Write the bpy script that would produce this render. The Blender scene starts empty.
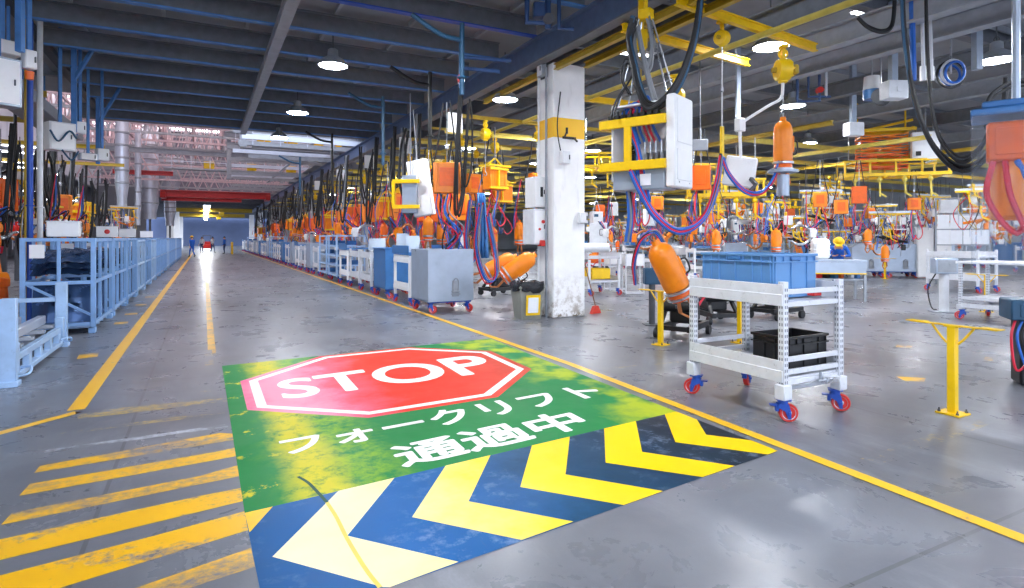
import bpy, math, random
from mathutils import Vector, Matrix
random.seed(7)
PI = math.pi
sc = bpy.context.scene
COL = sc.collection

# ------------------------------------------------------------------ camera
FPX, U0, V0, CAMZ, YAW = 592.0, 512.0, 238.0, 1.6, math.radians(27.5)
CT, ST = math.cos(YAW), math.sin(YAW)
cam_data = bpy.data.cameras.new('camera')
cam = bpy.data.objects.new('camera', cam_data)
COL.objects.link(cam)
cam.location = (0, 0, CAMZ)
cam.rotation_euler = (PI/2, 0, -YAW)
cam_data.sensor_width = 36.0
cam_data.lens = FPX/1024*36
cam_data.shift_y = -(294-V0)/1024
cam_data.clip_start = 0.05
cam_data.clip_end = 400
sc.camera = cam

def at(u, v, d):
    """point seen at pixel (u,v) at depth d"""
    lat = (u-U0)/FPX*d
    return Vector((d*ST+lat*CT, d*CT-lat*ST, CAMZ-(v-V0)/FPX*d))
def fl(u, v, z=0.0):
    d = FPX*(CAMZ-z)/(v-V0)
    p = at(u, v, d); p.z = z
    return p
def onz(u, v, z):
    d = FPX*(z-CAMZ)/(V0-v)
    p = at(u, v, d); p.z = z
    return p

# ------------------------------------------------------------------ materials
def lin(h):
    h = h.lstrip('#')
    o = []
    for i in (0, 2, 4):
        c = int(h[i:i+2], 16)/255
        o.append(c/12.92 if c <= .04045 else ((c+.055)/1.055)**2.4)
    return tuple(o)+(1.0,)

class NT:
    def __init__(s, name):
        s.m = bpy.data.materials.new(name); s.m.use_nodes = True
        s.t = s.m.node_tree; s.n = s.t.nodes; s.l = s.t.links
        s.b = s.n['Principled BSDF']
    def node(s, typ, **kw):
        n = s.n.new(typ)
        for k, v in kw.items(): setattr(n, k, v)
        return n
    def link(s, a, b): s.l.new(a, b)
    def val(s, sock, v):
        if hasattr(v, 'is_output'): s.l.new(v, sock)
        else: sock.default_value = v
    def math(s, op, a, b=0.0, c=None, clamp=False):
        n = s.node('ShaderNodeMath', operation=op, use_clamp=clamp)
        s.val(n.inputs[0], a); s.val(n.inputs[1], b)
        if c is not None: s.val(n.inputs[2], c)
        return n.outputs[0]
    def mix(s, f, a, b, blend='MIX'):
        n = s.node('ShaderNodeMix', data_type='RGBA', blend_type=blend)
        s.val(n.inputs[0], f); s.val(n.inputs[6], a); s.val(n.inputs[7], b)
        return n.outputs[2]
    def noise(s, vec, scale, detail=4, rough=.55, dist=0.0):
        n = s.node('ShaderNodeTexNoise')
        if vec is not None: s.link(vec, n.inputs['Vector'])
        n.inputs['Scale'].default_value = scale; n.inputs['Detail'].default_value = detail
        n.inputs['Roughness'].default_value = rough; n.inputs['Distortion'].default_value = dist
        return n.outputs[0]
    def ramp(s, f, a, b, lo=0.0, hi=1.0):
        n = s.node('ShaderNodeMapRange'); n.clamp = True
        s.val(n.inputs[0], f)
        n.inputs[1].default_value = a; n.inputs[2].default_value = b
        n.inputs[3].default_value = lo; n.inputs[4].default_value = hi
        return n.outputs[0]
    def pos(s): return s.node('ShaderNodeNewGeometry').outputs['Position']
    def obj(s): return s.node('ShaderNodeTexCoord').outputs['Object']
    def xyz(s, v):
        n = s.node('ShaderNodeSeparateXYZ'); s.link(v, n.inputs[0]); return n.outputs
    def scaled(s, v, sx, sy, sz):
        n = s.node('ShaderNodeMapping'); s.link(v, n.inputs[0]); n.inputs['Scale'].default_value = (sx, sy, sz)
        return n.outputs[0]

MATS = {}
def mat(name, col, rough=.5, metal=0.0, var=.12, dirt=0.0, scale=6.0, bump=0.0, spec=.5):
    """plain painted / metal / plastic surface with a noise-driven tone and gloss"""
    if name in MATS: return MATS[name]
    k = NT(name); c = lin(col)
    v = k.obj()
    n1 = k.noise(v, scale, 5)
    lo = tuple(x*(1-var) for x in c[:3])+(1,); hi = tuple(min(1, x*(1+var)) for x in c[:3])+(1,)
    base = k.mix(k.ramp(n1, .3, .7), lo, hi)
    if dirt > 0:
        n2 = k.noise(v, scale*2.3, 8, .7)
        base = k.mix(k.ramp(n2, .58, .72, 0, dirt), base, lin('#3a3632'))
    k.val(k.b.inputs['Base Color'], base)
    k.val(k.b.inputs['Roughness'], k.ramp(n1, .25, .75, max(.03, rough-.07), min(1, rough+.07)))
    k.b.inputs['Metallic'].default_value = metal
    k.b.inputs['Specular IOR Level'].default_value = spec
    if bump > 0:
        bn = k.node('ShaderNodeBump'); bn.inputs['Strength'].default_value = bump; bn.inputs['Distance'].default_value = .01
        k.link(k.noise(v, scale*5, 3), bn.inputs['Height']); k.link(bn.outputs[0], k.b.inputs['Normal'])
    MATS[name] = k.m
    return k.m
def glow(name, col, strength):
    if name in MATS: return MATS[name]
    k = NT(name)
    k.b.inputs['Base Color'].default_value = (.8, .8, .8, 1)
    k.b.inputs['Emission Color'].default_value = lin(col)
    k.b.inputs['Emission Strength'].default_value = strength
    MATS[name] = k.m
    return k.m

# ------------------------------------------------------------------ mesh builder
def frame(d):
    d = d.normalized()
    a = Vector((0, 0, 1)) if abs(d.z) < .9 else Vector((1, 0, 0))
    x = a.cross(d).normalized(); y = d.cross(x)
    return x, y
def rz(a): return Matrix.Rotation(a, 4, 'Z')
def rx(a): return Matrix.Rotation(a, 4, 'X')
def ry(a): return Matrix.Rotation(a, 4, 'Y')
def T(x, y, z): return Matrix.Translation((x, y, z))

class MB:
    def __init__(s, M=None): s.v = []; s.f = []; s.mi = []; s.M = M
    def add(s, vs, fs, mi=0, M=None):
        o = len(s.v)
        if M is not None: vs = [M @ Vector(p) for p in vs]
        if s.M is not None: vs = [s.M @ Vector(p) for p in vs]
        s.v.extend(tuple(p) for p in vs)
        s.f.extend(tuple(o+i for i in f) for f in fs); s.mi.extend([mi]*len(fs))
        return s
    def box(s, c, d, ch=.004, M=None, mi=0):
        hx, hy, hz = d[0]/2, d[1]/2, d[2]/2
        ch = min(ch, hx*.45, hy*.45, hz*.45)
        L = T(*c) if M is None else M @ T(*c)
        if ch <= 0:
            vs = [(x*hx, y*hy, z*hz) for z in (-1, 1) for y in (-1, 1) for x in (-1, 1)]
            return s.add(vs, [(0, 2, 3, 1), (4, 5, 7, 6), (0, 1, 5, 4), (2, 6, 7, 3), (0, 4, 6, 2), (1, 3, 7, 5)], mi, L)
        vs = []; idx = {}
        for sx in (-1, 1):
            for sy in (-1, 1):
                for sz in (-1, 1):
                    for ax in range(3):
                        p = [sx*(hx-ch), sy*(hy-ch), sz*(hz-ch)]
                        p[ax] = (sx, sy, sz)[ax]*(hx, hy, hz)[ax]
                        idx[(sx, sy, sz, ax)] = len(vs); vs.append(tuple(p))
        fs = []
        def q(ax, sgn):
            o = [a for a in range(3) if a != ax]
            r = []
            for a, b in ((-1, -1), (1, -1), (1, 1), (-1, 1)):
                k = [0, 0, 0]; k[ax] = sgn; k[o[0]] = a; k[o[1]] = b
                r.append(idx[(k[0], k[1], k[2], ax)])
            if (sgn < 0) != (ax == 1): r.reverse()
            fs.append(tuple(r))
        for ax in range(3):
            q(ax, 1); q(ax, -1)
        for ax in range(3):
            o = [a for a in range(3) if a != ax]
            for a in (-1, 1):
                for b in (-1, 1):
                    k0 = [0, 0, 0]; k0[o[0]] = a; k0[o[1]] = b
                    r = []
                    for e, axx in ((-1, o[0]), (1, o[0]), (1, o[1]), (-1, o[1])):
                        k = list(k0); k[ax] = e
                        r.append(idx[(k[0], k[1], k[2], axx)])
                    n = [0, 0, 0]; n[o[0]] = a; n[o[1]] = b
                    p = [Vector(vs[i]) for i in r]
                    if (p[1]-p[0]).cross(p[2]-p[0]).dot(Vector(n)) < 0: r.reverse()
                    fs.append(tuple(r))
        for sx in (-1, 1):
            for sy in (-1, 1):
                for sz in (-1, 1):
                    r = [idx[(sx, sy, sz, a)] for a in range(3)]
                    if sx*sy*sz < 0: r.reverse()
                    fs.append(tuple(r))
        return s.add(vs, fs, mi, L)
    def bar(s, p0, p1, w, h=None, ch=.003, mi=0):
        """box section from p0 to p1; w across, h up"""
        p0 = Vector(p0); p1 = Vector(p1); h = h or w
        d = p1-p0; L = d.length
        if L < 1e-6: return s
        d.normalize()
        up = Vector((0, 0, 1)) if abs(d.z) < .95 else Vector((0, 1, 0))
        x = d.cross(up).normalized(); z = x.cross(d)
        M = Matrix((( x.x, d.x, z.x, (p0.x+p1.x)/2), (x.y, d.y, z.y, (p0.y+p1.y)/2), (x.z, d.z, z.z, (p0.z+p1.z)/2), (0, 0, 0, 1)))
        return s.box((0, 0, 0), (w, L, h), ch, M, mi)
    def ibeam(s, p0, p1, w, h, t=.02, mi=0):
        p0 = Vector(p0); p1 = Vector(p1)
        up = Vector((0, 0, h/2-t/2))
        s.bar(p0, p1, t, h-t*1.5, 0, mi); s.bar(p0+up, p1+up, w, t, 0, mi); s.bar(p0-up, p1-up, w, t, 0, mi)
        return s
    def cyl(s, p0, p1, r, r1=None, n=14, mi=0, cap=True):
        p0 = Vector(p0); p1 = Vector(p1); r1 = r if r1 is None else r1
        x, y = frame(p1-p0)
        vs = []
        for p, q in ((p0, r), (p1, r1)):
            for i in range(n):
                a = 2*PI*i/n
                vs.append(p+x*math.cos(a)*q+y*math.sin(a)*q)
        fs = [(i, (i+1) % n, n+(i+1) % n, n+i) for i in range(n)]
        if cap: fs += [tuple(range(n-1, -1, -1)), tuple(range(n, 2*n))]
        return s.add(vs, fs, mi)
    def tube(s, pts, r, n=7, mi=0, closed=False):
        pts = [Vector(p) for p in pts]; m = len(pts)
        if m < 2: return s
        vs = []; x = None
        for i, p in enumerate(pts):
            a = pts[i-1] if (i > 0 or closed) else p
            b = pts[(i+1) % m] if (i < m-1 or closed) else p
            d = (b-a)
            if d.length < 1e-9: d = Vector((0, 0, 1))
            d.normalize()
            if x is None: x, y = frame(d)
            else:
                x = (x-d*x.dot(d))
                if x.length < 1e-6: x, y = frame(d)
                x.normalize(); y = d.cross(x)
            rr = r[i] if isinstance(r, (list, tuple)) else r
            for k in range(n):
                t = 2*PI*k/n
                vs.append(p+x*math.cos(t)*rr+y*math.sin(t)*rr)
        fs = []
        for i in range(m if closed else m-1):
            j = (i+1) % m
            for k in range(n):
                fs.append((i*n+k, i*n+(k+1) % n, j*n+(k+1) % n, j*n+k))
        if not closed: fs += [tuple(range(n-1, -1, -1)), tuple(range((m-1)*n, m*n))]
        return s.add(vs, fs, mi)
    def lathe(s, prof, n=20, M=None, mi=0):
        """profile [(r,z)..] about local Z; open ends are capped"""
        vs = []
        for r, z in prof:
            for i in range(n):
                a = 2*PI*i/n; vs.append((r*math.cos(a), r*math.sin(a), z))
        fs = []
        for j in range(len(prof)-1):
            for i in range(n):
                fs.append((j*n+i, j*n+(i+1) % n, (j+1)*n+(i+1) % n, (j+1)*n+i))
        if prof[0][0] > 1e-5: fs.append(tuple(range(n-1, -1, -1)))
        if prof[-1][0] > 1e-5: fs.append(tuple(range((len(prof)-1)*n, len(prof)*n)))
        return s.add(vs, fs, mi, M)
    def ball(s, c, r, n=12, m=8, mi=0):
        if not isinstance(r, (tuple, list)): r = (r, r, r)
        prof = [(max(1e-6, math.sin(PI*j/m)), -math.cos(PI*j/m)) for j in range(m+1)]
        return s.lathe(prof, n, T(*c) @ Matrix.Diagonal((r[0], r[1], r[2], 1)), mi)
    def ring(s, c, R, r, axis=(0, 0, 1), n=20, m=7, mi=0):
        x, y = frame(Vector(axis)); c = Vector(c)
        return s.tube([c+x*math.cos(2*PI*i/n)*R+y*math.sin(2*PI*i/n)*R for i in range(n)], r, m, mi, True)
    def prism(s, poly, z0, z1, M=None, mi=0):
        n = len(poly)
        vs = [(x, y, z0) for x, y in poly]+[(x, y, z1) for x, y in poly]
        area = sum(poly[i][0]*poly[(i+1) % n][1]-poly[(i+1) % n][0]*poly[i][1] for i in range(n))
        fs = [tuple(range(n-1, -1, -1)), tuple(range(n, 2*n))]+[(i, (i+1) % n, n+(i+1) % n, n+i) for i in range(n)]
        if area < 0: fs = [tuple(reversed(f)) for f in fs]
        return s.add(vs, fs, mi, M)
    def quad(s, a, b, c, d, mi=0): return s.add([a, b, c, d], [(0, 1, 2, 3)], mi)
    def build(s, name, mats, parent=None, smooth=True, loc=None):
        me = bpy.data.meshes.new(name)
        me.from_pydata(s.v, [], s.f)
        if not isinstance(mats, (list, tuple)): mats = [mats]
        for m in mats: me.materials.append(m)
        if len(mats) > 1: me.polygons.foreach_set('material_index', s.mi)
        if smooth:
            me.polygons.foreach_set('use_smooth', [True]*len(me.polygons))
            me.set_sharp_from_angle(angle=math.radians(38))
        me.update()
        o = bpy.data.objects.new(name, me); COL.objects.link(o)
        if loc is not None: o.location = loc
        if parent is not None: o.parent = parent
        return o

def tag(o, label=None, cat=None, group=None, kind=None):
    if label: o['label'] = label
    if cat: o['category'] = cat
    if group: o['group'] = group
    if kind: o['kind'] = kind
    return o
def thing(name, label, cat, loc=(0, 0, 0), rot=0.0, group=None):
    o = bpy.data.objects.new(name, None); COL.objects.link(o)
    o.empty_display_size = .1
    o.location = loc
    o.rotation_euler = (0, 0, rot) if not isinstance(rot, (tuple, list)) else rot
    return tag(o, label, cat, group)
KIDS = {}
def dup(o, loc=None, rot=None, label=None, group=None, parent=None, scale=None):
    """copy a thing with its parts and their sub-parts (mesh data shared)"""
    c = o.copy(); COL.objects.link(c)
    if parent is not None: c.parent = parent
    for ch in list(o.children): dup(ch, parent=c)
    if loc is not None: c.location = loc
    if rot is not None: c.rotation_euler = (0, 0, rot) if not isinstance(rot, (tuple, list)) else rot
    if scale is not None: c.scale = (scale,)*3 if not isinstance(scale, (tuple, list)) else scale
    if label: c['label'] = label
    if group: c['group'] = group
    return c
class Kit:
    """first place() moves the prototype itself, later ones copy it"""
    def __init__(s, root): s.root = root; s.used = False
    def place(s, loc, rot=0.0, label=None, group=None, scale=None):
        if not s.used:
            s.used = True; o = s.root
            o.location = loc
            o.rotation_euler = (0, 0, rot) if not isinstance(rot, (tuple, list)) else rot
            if scale is not None: o.scale = (scale,)*3 if not isinstance(scale, (tuple, list)) else scale
            if label: o['label'] = label
            if group: o['group'] = group
            return o
        return dup(s.root, loc, rot, label, group, None, scale if scale is not None else 1.0)
def struct(name, mb, m, smooth=False):
    return tag(mb.build(name, m, None, smooth), kind='structure')

def sag(p0, p1, drop, n=14):
    p0 = Vector(p0); p1 = Vector(p1)
    return [p0.lerp(p1, i/n)+Vector((0, 0, -4*drop*(i/n)*(1-i/n))) for i in range(n+1)]
def spline(pts, k=6):
    P = [Vector(p) for p in pts]; P = [P[0]*2-P[1]]+P+[P[-1]*2-P[-2]]
    out = []
    for i in range(1, len(P)-2):
        a, b, c, d = P[i-1:i+3]
        for j in range(k):
            t = j/k
            out.append(.5*((2*b)+(c-a)*t+(2*a-5*b+4*c-d)*t*t+(3*b-a-3*c+d)*t**3))
    out.append(P[-2])
    return out
ORD = ['first', 'second', 'third', 'fourth', 'fifth', 'sixth', 'seventh', 'eighth', 'ninth', 'tenth', 'eleventh', 'twelfth', 'thirteenth',
       'fourteenth', 'fifteenth', 'sixteenth', 'seventeenth', 'eighteenth', 'nineteenth', 'twentieth']
# ------------------------------------------------------------------ shared materials
def concrete_nodes(k):
    """colour, roughness, bump height of the worn concrete floor, in world metres"""
    p = k.pos()
    a = k.noise(p, .35, 5, .6); b = k.noise(p, 1.6, 8, .68, .6); c = k.noise(k.scaled(p, 1.0, .25, 1), 2.2, 7, .7)
    g = k.noise(p, 60, 2, .5)
    base = k.mix(k.ramp(a, .32, .68), lin('#5e6169'), lin('#8a8e98'))
    base = k.mix(k.ramp(b, .42, .7, 0, .3), base, lin('#5a5b60'))
    base = k.mix(k.ramp(c, .55, .72, 0, .45), base, lin('#a2a8b5'))
    base = k.mix(k.ramp(k.noise(p, .9, 6, .6, .3), .56, .72, 0, .35), base, lin('#77726a'))
    base = k.mix(k.ramp(g, .3, .7, 0, .12), base, lin('#5b5c60'))
    ro = k.math('ADD', k.ramp(b, .3, .7, .24, .34), k.ramp(c, .5, .75, 0, .07))
    return base, ro, b
def floor_material():
    k = NT('worn_sealed_concrete')
    base, ro, b = concrete_nodes(k)
    # expansion joints: one grid of saw cuts
    x, y, z = k.xyz(k.pos())
    def cut(v, period, off):
        m = k.math('ABSOLUTE', k.math('SUBTRACT', k.math('FRACT', k.math('DIVIDE', k.math('ADD', v, off), period)), .5))
        return k.math('LESS_THAN', m, .012/period)
    j = k.math('MAXIMUM', cut(x, 6.0, 3.55), cut(y, 6.0, 1.3))
    base = k.mix(k.math('MULTIPLY', j, .55), base, lin('#4a4a4c'))
    # black tyre and drag scuffs
    s1 = k.noise(k.scaled(k.pos(), .5, 5, 1), 1.3, 6, .7, .8)
    base = k.mix(k.ramp(s1, .66, .85, 0, .08), base, lin('#3c3c40'))
    k.val(k.b.inputs['Base Color'], base); k.val(k.b.inputs['Roughness'], ro)
    k.b.inputs['Specular IOR Level'].default_value = .4
    bn = k.node('ShaderNodeBump'); bn.inputs['Strength'].default_value = .05; bn.inputs['Distance'].default_value = .01
    k.link(b, bn.inputs['Height']); k.link(bn.outputs[0], k.b.inputs['Normal'])
    return k.m
FLOOR_M = floor_material()

def paint(name, col, col2=None, wear=.5, soft=.06, scale=3.0, rough=.34):
    """floor paint, worn through to the concrete where the noise is high; wear = share kept"""
    if name in MATS: return MATS[name]
    k = NT(name)
    base, ro, b = concrete_nodes(k)
    p = k.pos()
    pc = k.mix(k.ramp(k.noise(p, 1.1, 5), .35, .65), lin(col), lin(col2 or col))
    n = k.math('ADD', k.math('MULTIPLY', k.noise(k.scaled(p, .35, 1.0, 1), scale, 9, .72), .65), k.math('MULTIPLY', k.noise(p, scale*6, 6, .7), .35))
    m = k.ramp(n, wear-soft, wear+soft, 1, 0)
    k.val(k.b.inputs['Base Color'], k.mix(m, base, pc))
    k.val(k.b.inputs['Roughness'], k.mix(m, ro, (rough,)*3+(1,)))
    bn = k.node('ShaderNodeBump'); bn.inputs['Strength'].default_value = .04; bn.inputs['Distance'].default_value = .01
    k.link(b, bn.inputs['Height']); k.link(bn.outputs[0], k.b.inputs['Normal'])
    MATS[name] = k.m
    return k.m

M_ = dict(
    white=mat('white_enamel', '#f6f7f8', .35, 0, .03, .08),
    cartwhite=mat('cart_white_paint', '#dde0e6', .38, 0, .06, .35, 9),
    offwhite=mat('offwhite_sheet_metal', '#dfe2e6', .42, 0, .08, .1),
    grey=mat('grey_painted_steel', '#9aa0a8', .45, .1, .1, .15),
    lightsteel=mat('pale_blue_grey_sheet_steel', '#a9b6c6', .33, .35, .1, .1, 3),
    darkgrey=mat('dark_grey_steel', '#55595f', .5, .2, .15, .1),
    beam=mat('grey_beam_paint', '#747981', .55, .1, .15, .1),
    postblue_flangelight=mat('blue_post_paint_flange_light', '#4f86c6', .5, .1, .15, .1),
    girderblue=mat('dull_blue_girder_paint', '#64789a', .55, .1, .15, .2),
    pipenavy=mat('dark_blue_pipe_paint', '#2c4a78', .45, .1, .1),
    strong_flangelight=mat('strong_blue_flange_light', '#2a52b4', .5, .1, .1),
    beambright=mat('light_grey_girder_paint', '#a4a9b0', .75, 0, .12, .1),
    ceil=mat('dark_ceiling_sheet', '#92969d', .7, 0, .12, 0, 1.2),
    orange=mat('orange_enamel', '#ff8a0a', .35, 0, .1, .12),
    orange2=mat('red_orange_enamel', '#f4690c', .38, 0, .1, .1),
    yellow=mat('yellow_enamel', '#f7c906', .36, 0, .08, .1),
    yellow2=mat('pale_yellow_rail_paint', '#d9c458', .4, .1, .12, .1),
    brass=mat('aged_yellow_rail_paint', '#b89a2a', .42, .1, .15, .15),
    blue=mat('blue_rack_paint', '#86b0e2', .42, .05, .1, .2),
    blue2=mat('pale_blue_rack_paint', '#a6c6ea', .42, .05, .1, .2),
    deepblue=mat('deep_blue_caster_paint', '#1d4fb0', .4, .05, .1, .1),
    tote=mat('blue_tote_plastic', '#5f92c6', .42, 0, .05, .05),
    binblue=mat('steel_blue_bin_paint', '#3e77b4', .42, .05, .1, .1),
    navy=mat('dark_teal_machine_paint', '#23506f', .45, .05, .1, .1),
    black=mat('black_plastic', '#17181a', .45, 0, .2),
    rubber=mat('black_hose_rubber', '#1b1c1f', .48, 0, .2),
    greycable=mat('grey_cable_sheath', '#8d9094', .5, 0, .1),
    redhose=mat('red_hose_rubber', '#d8203c', .42, 0, .1),
    bluehose=mat('blue_hose_rubber', '#2166c4', .42, 0, .1),
    redwheel=mat('red_polyurethane_tread', '#d02a20', .4, 0, .1),
    steel=mat('bare_steel', '#b9bec5', .3, .85, .1, .1),
    silver=mat('silver_duct_sheet', '#c9d0dc', .35, .55, .08, 0, 2),
    copper=mat('copper_electrode', '#c07a4a', .35, .8, .1),
    red=mat('red_enamel', '#d4261e', .38, 0, .1),
    redbeam=mat('red_crane_paint', '#c23030', .42, .05, .1),
    paper=mat('white_paper_sheet', '#eef1f6', .8, 0, .03),
    skin=mat('skin', '#c99477', .5, 0, .08),
    overall=mat('blue_workwear_cloth', '#2264c8', .8, 0, .12, 0, 14, .2),
    trouser=mat('navy_workwear_cloth', '#2a3f6e', .85, 0, .12, 0, 14, .2),
    whitecloth=mat('white_workwear_cloth', '#d5dae2', .85, 0, .06, 0, 14, .2),
    helmet=mat('yellow_helmet_plastic', '#f4c21a', .35, 0, .05),
    hair=mat('black_hair', '#17130f', .6, 0, .2),
    boot=mat('black_boot_leather', '#1c1b1b', .5, 0, .15),
    panelblue=mat('stamped_panel_zinc_steel', '#3d5a85', .25, .5, .15, 0, 3),
    bag=mat('black_bin_liner', '#14161a', .25, 0, .2, 0, 9, .8),
    bin=mat('grey_bin_plastic', '#8e9086', .5, 0, .1, .3),
    bristle=mat('red_broom_bristle', '#d23a2a', .7, 0, .2, 0, 30, .5),
    wood=mat('brown_broom_handle', '#7a5230', .6, 0, .15),
    trusspink=mat('pinkish_grey_truss_paint', '#cbb3b8', .5, .05, .12),
    slot=mat('slot_shadow_grey', '#7d828a', .7),
    wall=mat('pale_hall_wall', '#cfd6df', .7, 0, .08, .1, .8),
    tubeglow=glow('fluorescent_tube_glow', '#f2f7ff', 9.0),
    lamp=glow('highbay_lens_glow', '#f4f8ff', 200.0),
    sky=glow('daylight_rooflight_sheet', '#ffeef2', 5.5),
    screen=glow('monitor_screen', '#cfe2ff', 1.2),
)
# ------------------------------------------------------------------ floor and its markings
struct('floor', MB().box((12, 60, -.1), (130, 170, .2), 0), FLOOR_M)

def flat(name, polys, m, z, parent=None):
    """painted area: polygons given as floor points"""
    mb = MB()
    for q in polys:
        q = [Vector((p[0], p[1], z)) for p in q]
        n = len(q); a = sum(q[i].x*q[(i+1) % n].y-q[(i+1) % n].x*q[i].y for i in range(n))
        if a < 0: q.reverse()
        mb.add(q, [tuple(range(n))])
    return mb.build(name, m, parent, False)
def px(*pts): return [fl(u, v) for u, v in pts]

def homography(src, dst):
    A = []
    for (x, y), (u, v) in zip(src, dst):
        A.append([x, y, 1, 0, 0, 0, -u*x, -u*y, u]); A.append([0, 0, 0, x, y, 1, -v*x, -v*y, v])
    n = 8
    for i in range(n):
        p = max(range(i, n), key=lambda r: abs(A[r][i])); A[i], A[p] = A[p], A[i]
        d = A[i][i]; A[i] = [a/d for a in A[i]]
        for r in range(n):
            if r != i and A[r][i]:
                f = A[r][i]; A[r] = [a-f*b for a, b in zip(A[r], A[i])]
    h = [A[i][8] for i in range(n)]
    def f(x, y):
        w = h[6]*x+h[7]*y+1
        return ((h[0]*x+h[1]*y+h[2])/w, (h[3]*x+h[4]*y+h[5])/w)
    return f
def text_mesh(s, bold):
    """flat glyph mesh; bold = the outline swept round a small circle"""
    cu = bpy.data.curves.new('lettering', 'FONT'); cu.body = s; cu.size = 1.0; cu.resolution_u = 6
    o = bpy.data.objects.new('lettering', cu); COL.objects.link(o)
    dg = bpy.context.evaluated_depsgraph_get()
    me = bpy.data.meshes.new_from_object(o.evaluated_get(dg))
    bpy.data.objects.remove(o); bpy.data.curves.remove(cu)
    v0 = [(v.co.x, v.co.y) for v in me.vertices]; f0 = [tuple(p.vertices) for p in me.polygons]
    bpy.data.meshes.remove(me)
    vs, fs = [], []
    for i in range(12):
        a = 2*PI*i/12; o = len(vs)
        vs += [(x+bold*math.cos(a), y+bold*math.sin(a)) for x, y in v0]; fs += [tuple(o+j for j in f) for f in f0]
    return vs, fs
def floor_text(name, s, quad, offset, m, z, parent):
    """lettering painted on the floor inside the four floor corners TL TR BR BL"""
    vs, fs = text_mesh(s, offset)
    x0 = min(p[0] for p in vs); x1 = max(p[0] for p in vs); y0 = min(p[1] for p in vs); y1 = max(p[1] for p in vs)
    H = homography([(x0, y1), (x1, y1), (x1, y0), (x0, y0)], quad)
    pts = []; nl = len(vs)//12
    for i, (x, y) in enumerate(vs):
        u, v = H(x, y); p = fl(u, v); p.z = z+6e-5*(i//nl); pts.append(p)
    out = []
    for f in fs:
        a, b, c = (pts[i] for i in f[:3])
        out.append(f if (b-a).cross(c-a).z > 0 else tuple(reversed(f)))
    mb = MB(); mb.add(pts, out)
    return mb.build(name, m, parent, False)

def signpaint(name, stops, pale=None, lime=False, rough=.3, pink=False, scuff=.25):
    """vinyl floor paint shifting in tone along world X, with stains of the older paint below"""
    k = NT(name); p = k.pos(); x, y, z = k.xyz(p)
    n = k.noise(p, 1.7, 7, .65); n2 = k.noise(p, 7, 8, .7)
    xx = k.math('ADD', x, k.math('MULTIPLY', k.math('SUBTRACT', n, .5), 1.1))
    base = lin(stops[0][1])
    for (xa, ca), (xb, cb) in zip(stops, stops[1:]):
        base = k.mix(k.ramp(xx, xa, xb), base, lin(cb))
    if lime:
        def streak(c, w0, w1, amp): 
            d = k.math('ABSOLUTE', k.math('SUBTRACT', k.math('ADD', x, k.math('MULTIPLY', k.math('SUBTRACT', n, .5), amp)), c))
            return k.ramp(d, w0, w1, 1, 0)
        base = k.mix(k.math('MULTIPLY', k.ramp(n2, .62, .4), streak(.86, .2, .5, .6)), base, lin('#86b21a'))
        base = k.mix(k.math('MULTIPLY', k.ramp(n2, .68, .5), streak(.66, .06, .24, .3)), base, lin('#d2c70c'))
        rr = k.math('MULTIPLY', streak(3.75, .15, .55, 1.2), k.ramp(k.noise(p, 1.3, 4), .45, .56))
        base = k.mix(k.math('MULTIPLY', rr, .85), base, lin('#b9c613'))
        # old hatch stripes showing through along the left edge
        t = k.math('FRACT', k.math('DIVIDE', k.math('ADD', y, k.math('MULTIPLY', x, -.12)), .62))
        h = k.math('MULTIPLY', k.math('MULTIPLY', k.ramp(k.math('ABSOLUTE', k.math('SUBTRACT', t, .5)), .1, .16, 1, 0), k.ramp(x, .35, .75, 1, 0)), k.ramp(n2, .54, .6))
        base = k.mix(h, base, lin('#d7c91a'))
    if pink:
        base = k.mix(k.math('MULTIPLY', k.ramp(k.math('ABSOLUTE', k.math('SUBTRACT', xx, .72)), .1, .55, 1, 0), .85), base, lin('#ee9db4'))
    if pale:
        q = k.ramp(n2, .52, .68, 0, 1)
        q = k.math('MULTIPLY', q, k.ramp(k.noise(p, 1.1, 4), .45, .6))
        base = k.mix(k.math('MULTIPLY', q, .45), base, lin(pale))
    base = k.mix(k.ramp(k.noise(k.scaled(p, 3, .6, 1), 3, 8, .72), .6, .75, 0, scuff), base, lin('#5c6360'))
    k.val(k.b.inputs['Base Color'], base)
    k.val(k.b.inputs['Roughness'], k.ramp(n, .3, .7, rough+.1, rough+.26))
    k.b.inputs['Specular IOR Level'].default_value = .14
    MATS[name] = k.m
    return k.m

sign = thing('floor_sign', 'large green floor marking with red STOP octagon and yellow chevrons', 'floor marking', (0, 0, 0))
m_green = signpaint('sign_green_paint', [(0, '#00803a'), (4, '#007d40')], lime=True)
m_red = signpaint('sign_red_paint', [(0, '#e8447a'), (.9, '#ea7096'), (1.75, '#f5331a'), (2.6, '#f03a22'), (3.4, '#c93c26')], pink=True, scuff=.12)
m_blue = signpaint('sign_blue_paint', [(0, '#0a4f84'), (.9, '#0062a8'), (1.5, '#005a98'), (2.1, '#084468'), (3.0, '#12324a'), (3.7, '#1e2731')], pale='#9fb4d3')
m_chev = signpaint('sign_yellow_paint', [(0, '#fff5d4'), (.9, '#fdefb4'), (1.8, '#fdd83c'), (2.5, '#ffcf00')], scuff=.1)  # cream at low X, turning yellow towards high X
m_swhite = signpaint('sign_white_paint', [(0, '#f4f4f0'), (4, '#f1f3f2')], scuff=.06)
GREEN = [(222, 366), (490, 338.6), (676.4, 411.8), (244.7, 513.4)]
flat('green_panel', [px(*GREEN)], m_green, .002, sign)
flat('blue_panel', [px((244.7, 513.4), (676.4, 411.8), (777.9, 451.2), (390, 587.7), (270, 640))], m_blue, .002, sign)
OCT = px((240.3, 381.4), (247.3, 410.3), (368.4, 418.1), (498, 397.2), (531.6, 369.1), (490.2, 351.1), (409, 347.4), (320, 356.4))
flat('red_octagon', [OCT], m_red, .003, sign)
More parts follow.
